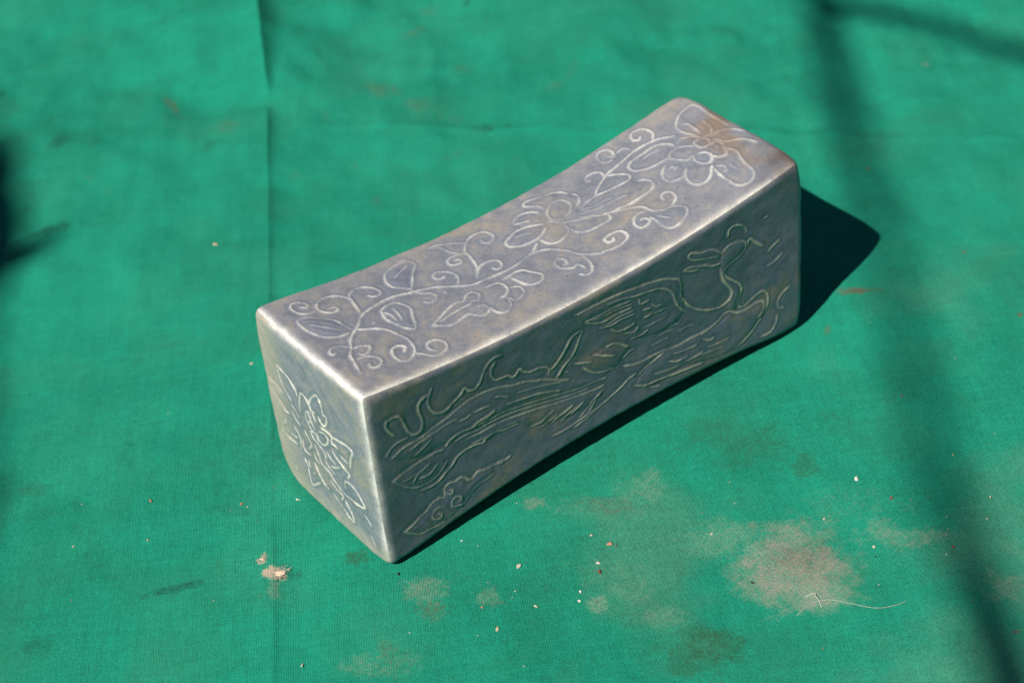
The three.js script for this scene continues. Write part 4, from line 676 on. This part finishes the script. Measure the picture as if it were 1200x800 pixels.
const CRUMBS = [ // [x, z, half length in mm, narrowness, kind, label]
  [-0.0965, 0.0940, 1.58, 0.55, 'cream', 'largest cream stone chip, below the middle of the pillow front'],
  [-0.0501, 0.1133, 1.59, 0.7, 'red', 'larger reddish brown chip right of the pillow, upper of the close group'],
  [-0.0483, 0.1167, 0.99, 0.4, 'brown', 'small flat brown chip touching the larger reddish brown chip'],
  [-0.0633, 0.1194, 1.18, 0.8, 'white', 'white wedge shaped chip just above the dark red chip'],
  [-0.0667, 0.1256, 1.57, 0.6, 'darkred', 'dark red brown chip right under the white wedge chip'],
  [-0.0531, 0.1018, 1.00, 0.7, 'cream', 'small half cream half brown chip highest in the close group of chips'],
  [-0.1074, 0.1226, 1.16, 0.6, 'cream', 'small cream chip alone on the cloth below the largest cream chip'],
  [-0.1322, 0.1234, 1.34, 0.55, 'tan', 'small tan chip near the bottom edge left of the middle'],
  [-0.1287, 0.1055, 0.77, 0.7, 'rust', 'tiny rust coloured chip beside the rusty smear'],
  [-0.1471, 0.0562, 1.19, 0.6, 'black', 'small black crumb just below the near bottom corner of the pillow'],
  [-0.0053, 0.1441, 0.99, 0.6, 'cream', 'tiny cream chip above the grey mud stain'],
  [-0.0141, 0.1854, 1.16, 0.5, 'black', 'black and white crumb on the left rim of the mud stain'],
  [0.0797, 0.1660, 1.42, 0.7, 'white', 'white chip on the open green cloth above the mud stain'],
  [0.0818, 0.1899, 1.00, 0.9, 'darkred', 'dark red crumb at the edge of the wide soft shadow'],
  [0.0491, 0.2097, 0.97, 0.7, 'cream', 'cream chip on the dusty patch right of the mud stain'],
  [0.0448, 0.2152, 0.78, 0.5, 'black', 'tiny dark crumb just below the cream chip on the dusty patch'],
  [0.0793, 0.2367, 0.97, 0.8, 'darkred', 'dark red crumb inside the wide soft shadow'],
  [0.0452, 0.1766, 0.79, 0.7, 'cream', 'tiny cream grain above the mud stain'],
  [0.1456, 0.1353, 0.85, 0.7, 'darkred', 'tiny dark crumb in the far part of the soft shadow right of the pillow'],
  [-0.2181, -0.0845, 1.46, 0.45, 'red', 'reddish brown flake on the left of the cloth'],
  [-0.1813, -0.0476, 1.04, 0.7, 'red', 'small red crumb between the left flake and the crease'],
  [-0.1557, -0.0295, 1.24, 0.6, 'white', 'white grit grain beside the lower left corner of the pillow'],
  [-0.2212, 0.0767, 1.33, 0.55, 'white', 'white chip at the bottom edge near the crease'],
  [-0.1126, -0.1481, 1.13, 0.6, 'tan', 'tan grain on the cloth left of the pillow end'],
  [-0.0650, -0.2696, 1.46, 0.7, 'tan', 'tan blurred grain on the cloth behind the left corner of the pillow'],
  [-0.2680, -0.0837, 0.82, 0.6, 'cream', 'tiny cream grain far left on the cloth'],
  [-0.2352, -0.0580, 0.82, 0.8, 'tan', 'yellowish grain in the lower left of the cloth'],
  [-0.2885, -0.0467, 0.80, 0.6, 'rust', 'rust coloured grain near the lower left corner'],
  [-0.0813, 0.1414, 0.77, 0.8, 'darkred', 'dark red grain under the dusty patch right of the pillow'],
  [-0.0832, 0.1298, 0.97, 0.8, 'white', 'white grit beside the dusty patch, uppermost of two'],
  [-0.0878, 0.1347, 0.97, 0.8, 'white', 'white grit beside the dusty patch, lower of two'],
  [-0.1075, 0.0587, 0.60, 0.8, 'cream', 'tiny cream grain close below the pillow front edge'],
  [0.1211, 0.2236, 1.00, 0.4, 'cream', 'pale sliver at the right, beyond the soft shadow'],
  [0.1072, 0.2339, 0.79, 0.5, 'cream', 'short pale sliver at the right below the upper sliver'],
];
CRUMBS.forEach(([x, z, r, asp, kind, label], i) => {
  const m = new THREE.Mesh(chipGeometry(r / 1000, asp, 300 + i), crumbMat[kind]);
  m.name = i ? 'crumb_' + String(i).padStart(3, '0') : 'crumb'; m.position.set(x, onCloth(x, z) + r * 0.00028, z); m.rotation.y = i * 1.9; m.rotation.z = 0.15 * Math.sin(i * 3);
  tag(m, label, 'crumb'); shade(m); scene.add(m);
});
const GRIT = [[-0.0677, 0.0558], [0.0279, 0.1215], [0.0186, 0.1358], [0.0888, 0.1973], [0.0973, 0.2016], [0.0925, 0.2195], [0.0863, 0.2259], [0.0318, 0.2299], [0.0015, 0.1290], [-0.0074, 0.1315], [-0.1128, 0.1102], [-0.1157, 0.0934], [-0.1672, 0.0949], [-0.1861, 0.1052], [-0.1852, 0.1092], [-0.2316, 0.0061], [-0.1888, -0.0471], [-0.1802, -0.0429], [-0.1607, -0.0473], [-0.1818, -0.0296], [-0.1375, 0.1522], [-0.1034, 0.0678], [-0.1422, 0.1199], [-0.0198, 0.2424], [0.1520, 0.1948], [0.1603, 0.1910], [0.1315, 0.1872], [0.0726, 0.2382], [0.0576, 0.2696], [-0.0952, 0.1163], [-0.1085, 0.1075], [-0.1730, -0.1439], [-0.2481, -0.1114], [-0.2113, 0.0204], [-0.2150, -0.0172], [0.1926, 0.1319], [0.1802, 0.0762]];
{
  let first = null; const kinds = ['cream', 'rust', 'tan', 'darkred', 'white'];
  GRIT.forEach(([x, z], i) => {
    const m = first ? first.clone() : new THREE.Mesh(chipGeometry(0.00046, 0.75, 901), crumbMat.cream); first ??= m;
    m.material = crumbMat[kinds[(i * 7) % 5]]; m.name = i ? 'grit_grain_' + String(i).padStart(3, '0') : 'grit_grain';
    m.position.set(x, onCloth(x, z) + 0.0003, z); m.rotation.y = i * 2.3; m.scale.setScalar(0.7 + 0.5 * TBL[i * 5]);
    tag(m, 'tiny grain of grit, hardly a speck, scattered on the green cloth', 'grit', 'tiny grit grains scattered on the cloth'); shade(m); scene.add(m);
  });
}
const fibreMat = new THREE.MeshStandardMaterial({ color: new THREE.Color().setRGB(0.62, 0.62, 0.54), roughness: 0.9 });
function fibre(name, pts, r, label, hop) {
  const c = new THREE.CatmullRomCurve3(pts.map(([x, z], i) => new THREE.Vector3(x, onCloth(x, z) + r + (hop || 0) * Math.sin(i / (pts.length - 1) * Math.PI), z)));
  const m = new THREE.Mesh(new THREE.TubeGeometry(c, 70, r, 6, false), fibreMat); m.name = name; tag(m, label, 'thread'); shade(m); scene.add(m);
}
fibre('thread', [[-0.0140, 0.2180], [-0.0064, 0.2169], [-0.0006, 0.2182], [0.0044, 0.2211], [0.0083, 0.2263], [0.0117, 0.2318], [0.0152, 0.2374], [0.0195, 0.2421], [0.0254, 0.2451], [0.0305, 0.2466], [0.0337, 0.2470]], 0.0001, 'long curved white thread lying across the mud stain and the cloth beside it', 0.001);
fibre('thread_001', [[-0.0018, 0.2115], [0.0025, 0.2138], [0.0016, 0.2154], [0.0008, 0.2187], [-0.0007, 0.2221]], 0.0002, 'short bent white thread end on the mud stain', 0.0012);
{
  const lint = (name, x, z, n, R, label) => { // torn fluff: many short fibres and a thin frayed flake
    const q = rng(n * 17), parts = new THREE.Group(); parts.name = name; parts.position.set(x, onCloth(x, z), z);
    const flake = chipGeometry(R * 0.62, 0.5, n + 60); flake.scale(1, 0.25, 1);
    const f = new THREE.Mesh(flake, new THREE.MeshStandardMaterial({ color: new THREE.Color().setRGB(0.74, 0.56, 0.42), roughness: 1 })); f.name = 'flake'; f.position.y = R * 0.08; f.rotation.y = -0.55; parts.add(f);
    const pos = [], idx = [];
    for (let i = 0; i < n; i++) {
      const a = q() * 6.283, d = R * Math.sqrt(q()) * 0.8, l = R * (0.3 + 0.6 * q()), b = a + (q() - 0.5) * 2.2, w = 0.00012, x0 = Math.cos(a) * d * 1.25, z0 = Math.sin(a) * d * 0.7, x1 = x0 + Math.cos(b) * l, z1 = z0 + Math.sin(b) * l * 0.7, y0 = 0.0001 + q() * R * 0.15, y1 = 0.0001 + q() * R * 0.28, nx = -Math.sin(b) * w, nz = Math.cos(b) * w, k = pos.length / 3;
      pos.push(x0 - nx, y0, z0 - nz, x0 + nx, y0, z0 + nz, (x0 + x1) / 2, y0 + 2 * w, (z0 + z1) / 2, x1, y1, z1); idx.push(k, k + 1, k + 3, k, k + 3, k + 2, k + 1, k + 2, k + 3, k, k + 2, k + 1);
    }
    const g = new THREE.BufferGeometry(); g.setAttribute('position', new THREE.Float32BufferAttribute(pos, 3)); g.setIndex(idx); g.computeVertexNormals();
    const h = new THREE.Mesh(g, new THREE.MeshStandardMaterial({ color: new THREE.Color().setRGB(0.70, 0.56, 0.45), roughness: 1, side: THREE.DoubleSide })); h.name = 'fibres'; h.userData.kind = 'stuff'; parts.add(h);
    tag(parts, label, 'lint'); shade(parts); scene.add(parts);
  };
  lint('lint_tuft', -0.1950, 0.0124, 70, 0.0058, 'larger pale pinkish lint tuft on the crease in front of the pillow');
  lint('lint_tuft_001', -0.1960, -0.0024, 30, 0.0030, 'smaller pale lint tuft just above the larger tuft, left of the crease');
}

// ---------------------------------------------------------------- what stands outside the frame and shades the cloth
{
  const dark = new THREE.MeshStandardMaterial({ color: new THREE.Color().setRGB(0.10, 0.09, 0.08), roughness: 0.7 });
  const rod = (name, pts, radii, label, category) => {
    const c = new THREE.CatmullRomCurve3(pts.map((p) => new THREE.Vector3(...p))), g = new THREE.TubeGeometry(c, 60, 1, 16, false), p = g.attributes.position, o = new THREE.Vector3(), v = new THREE.Vector3();
    for (let i = 0; i <= 60; i++) { // taper the tube along its length
      c.getPointAt(i / 60, o); const f = i / 60 * (radii.length - 1), a = Math.min(radii.length - 2, Math.floor(f)), r = radii[a] + (radii[a + 1] - radii[a]) * (f - a);
      for (let k = 0; k <= 16; k++) { v.fromBufferAttribute(p, i * 17 + k).sub(o).multiplyScalar(r).add(o); p.setXYZ(i * 17 + k, v.x, v.y, v.z); }
    }
    const m = new THREE.Mesh(g, dark);
    m.name = name; tag(m, label, category); shade(m); scene.add(m); return m;
  };
  rod('awning_pole', [[-1.591, 2.400, 0.342], [-1.829, 2.600, 0.475], [-2.091, 2.800, 0.646], [-2.600, 3.300, 0.888], [-2.748, 3.400, 0.994], [-2.625, 3.200, 1.007], [-2.327, 2.800, 0.969], [-2.028, 2.400, 0.935], [-1.892, 2.200, 0.935]], [0.0105, 0.0100, 0.0085, 0.0080, 0.0080, 0.0085, 0.0100, 0.0125, 0.0125], 'slanting dark awning pole beyond the frame that draws the long soft shadow at the right', 'pole');
  rod('awning_rope', [[-1.548, 2.300, 0.344], [-1.550, 2.300, 0.378], [-1.524, 2.300, 0.452], [-1.509, 2.300, 0.534], [-1.497, 2.300, 0.613]], [0.0072, 0.0072], 'dark awning rope beyond the frame that draws the thin shadow in the upper right corner', 'rope');
  const twig = [[-2.084, 2.300, 0.055], [-2.104, 2.300, 0.114], [-2.135, 2.300, 0.186], [-2.172, 2.300, 0.256], [-2.210, 2.300, 0.328], [-2.240, 2.300, 0.387], [-2.265, 2.300, 0.439], [-2.295, 2.300, 0.490]].map((p) => new THREE.Vector3(...p));
  const plant = new THREE.Group(); plant.name = 'leafy_branch'; plant.position.copy(twig[0]);
  const stem = new THREE.Mesh(new THREE.TubeGeometry(new THREE.CatmullRomCurve3(twig.map((p) => p.clone().sub(twig[0]))), 40, 0.004, 8), dark); stem.name = 'stem'; plant.add(stem);
  const leafMat = new THREE.MeshStandardMaterial({ color: new THREE.Color().setRGB(0.04, 0.09, 0.03), roughness: 0.6, side: THREE.DoubleSide });
  [[[[-1.823, 2.000, 0.019], [-1.905, 2.000, 0.160]], 0.0132], [[[-1.905, 2.000, 0.186], [-1.831, 2.000, 0.019]], 0.0132], [[[-1.830, 1.900, 0.147], [-1.756, 1.900, 0.133]], 0.0083], [[[-2.269, 2.300, 0.441], [-2.252, 2.300, 0.448]], 0.0077], [[[-2.181, 2.300, 0.284], [-2.129, 2.300, 0.164]], 0.0121]].forEach(([[p, q], w], i) => {
    const a = new THREE.Vector3(...p).sub(twig[0]), b = new THREE.Vector3(...q).sub(twig[0]), dir = b.clone().sub(a), side = dir.clone().cross(SUN_TRAVEL).normalize(), pos = [], idx = [];
    for (let k = 0; k <= 12; k++) { const f = k / 12, h = w * Math.sin(Math.PI * Math.pow(f, 0.8)) + 0.0006, m = a.clone().addScaledVector(dir, f), u = SUN_TRAVEL.clone().multiplyScalar(0.3 * w); for (const e of [-1, 0, 1]) { const v = m.clone().addScaledVector(side, e * h); if (e) v.add(u); pos.push(v.x, v.y, v.z); } if (k) { const c = (k - 1) * 3; idx.push(c, c + 1, c + 3, c + 1, c + 4, c + 3, c + 1, c + 2, c + 4, c + 2, c + 5, c + 4); } }
    const g = new THREE.BufferGeometry(); g.setAttribute('position', new THREE.Float32BufferAttribute(pos, 3)); g.setIndex(idx); g.computeVertexNormals();
    const leaf = new THREE.Mesh(g, leafMat); leaf.name = i ? 'leaf_' + String(i).padStart(3, '0') : 'leaf'; plant.add(leaf);
  });
  tag(plant, 'dark leafy branch beyond the left edge that draws the shadow on the cloth there', 'branch'); shade(plant); scene.add(plant);
}
renderer.render(scene, camera);
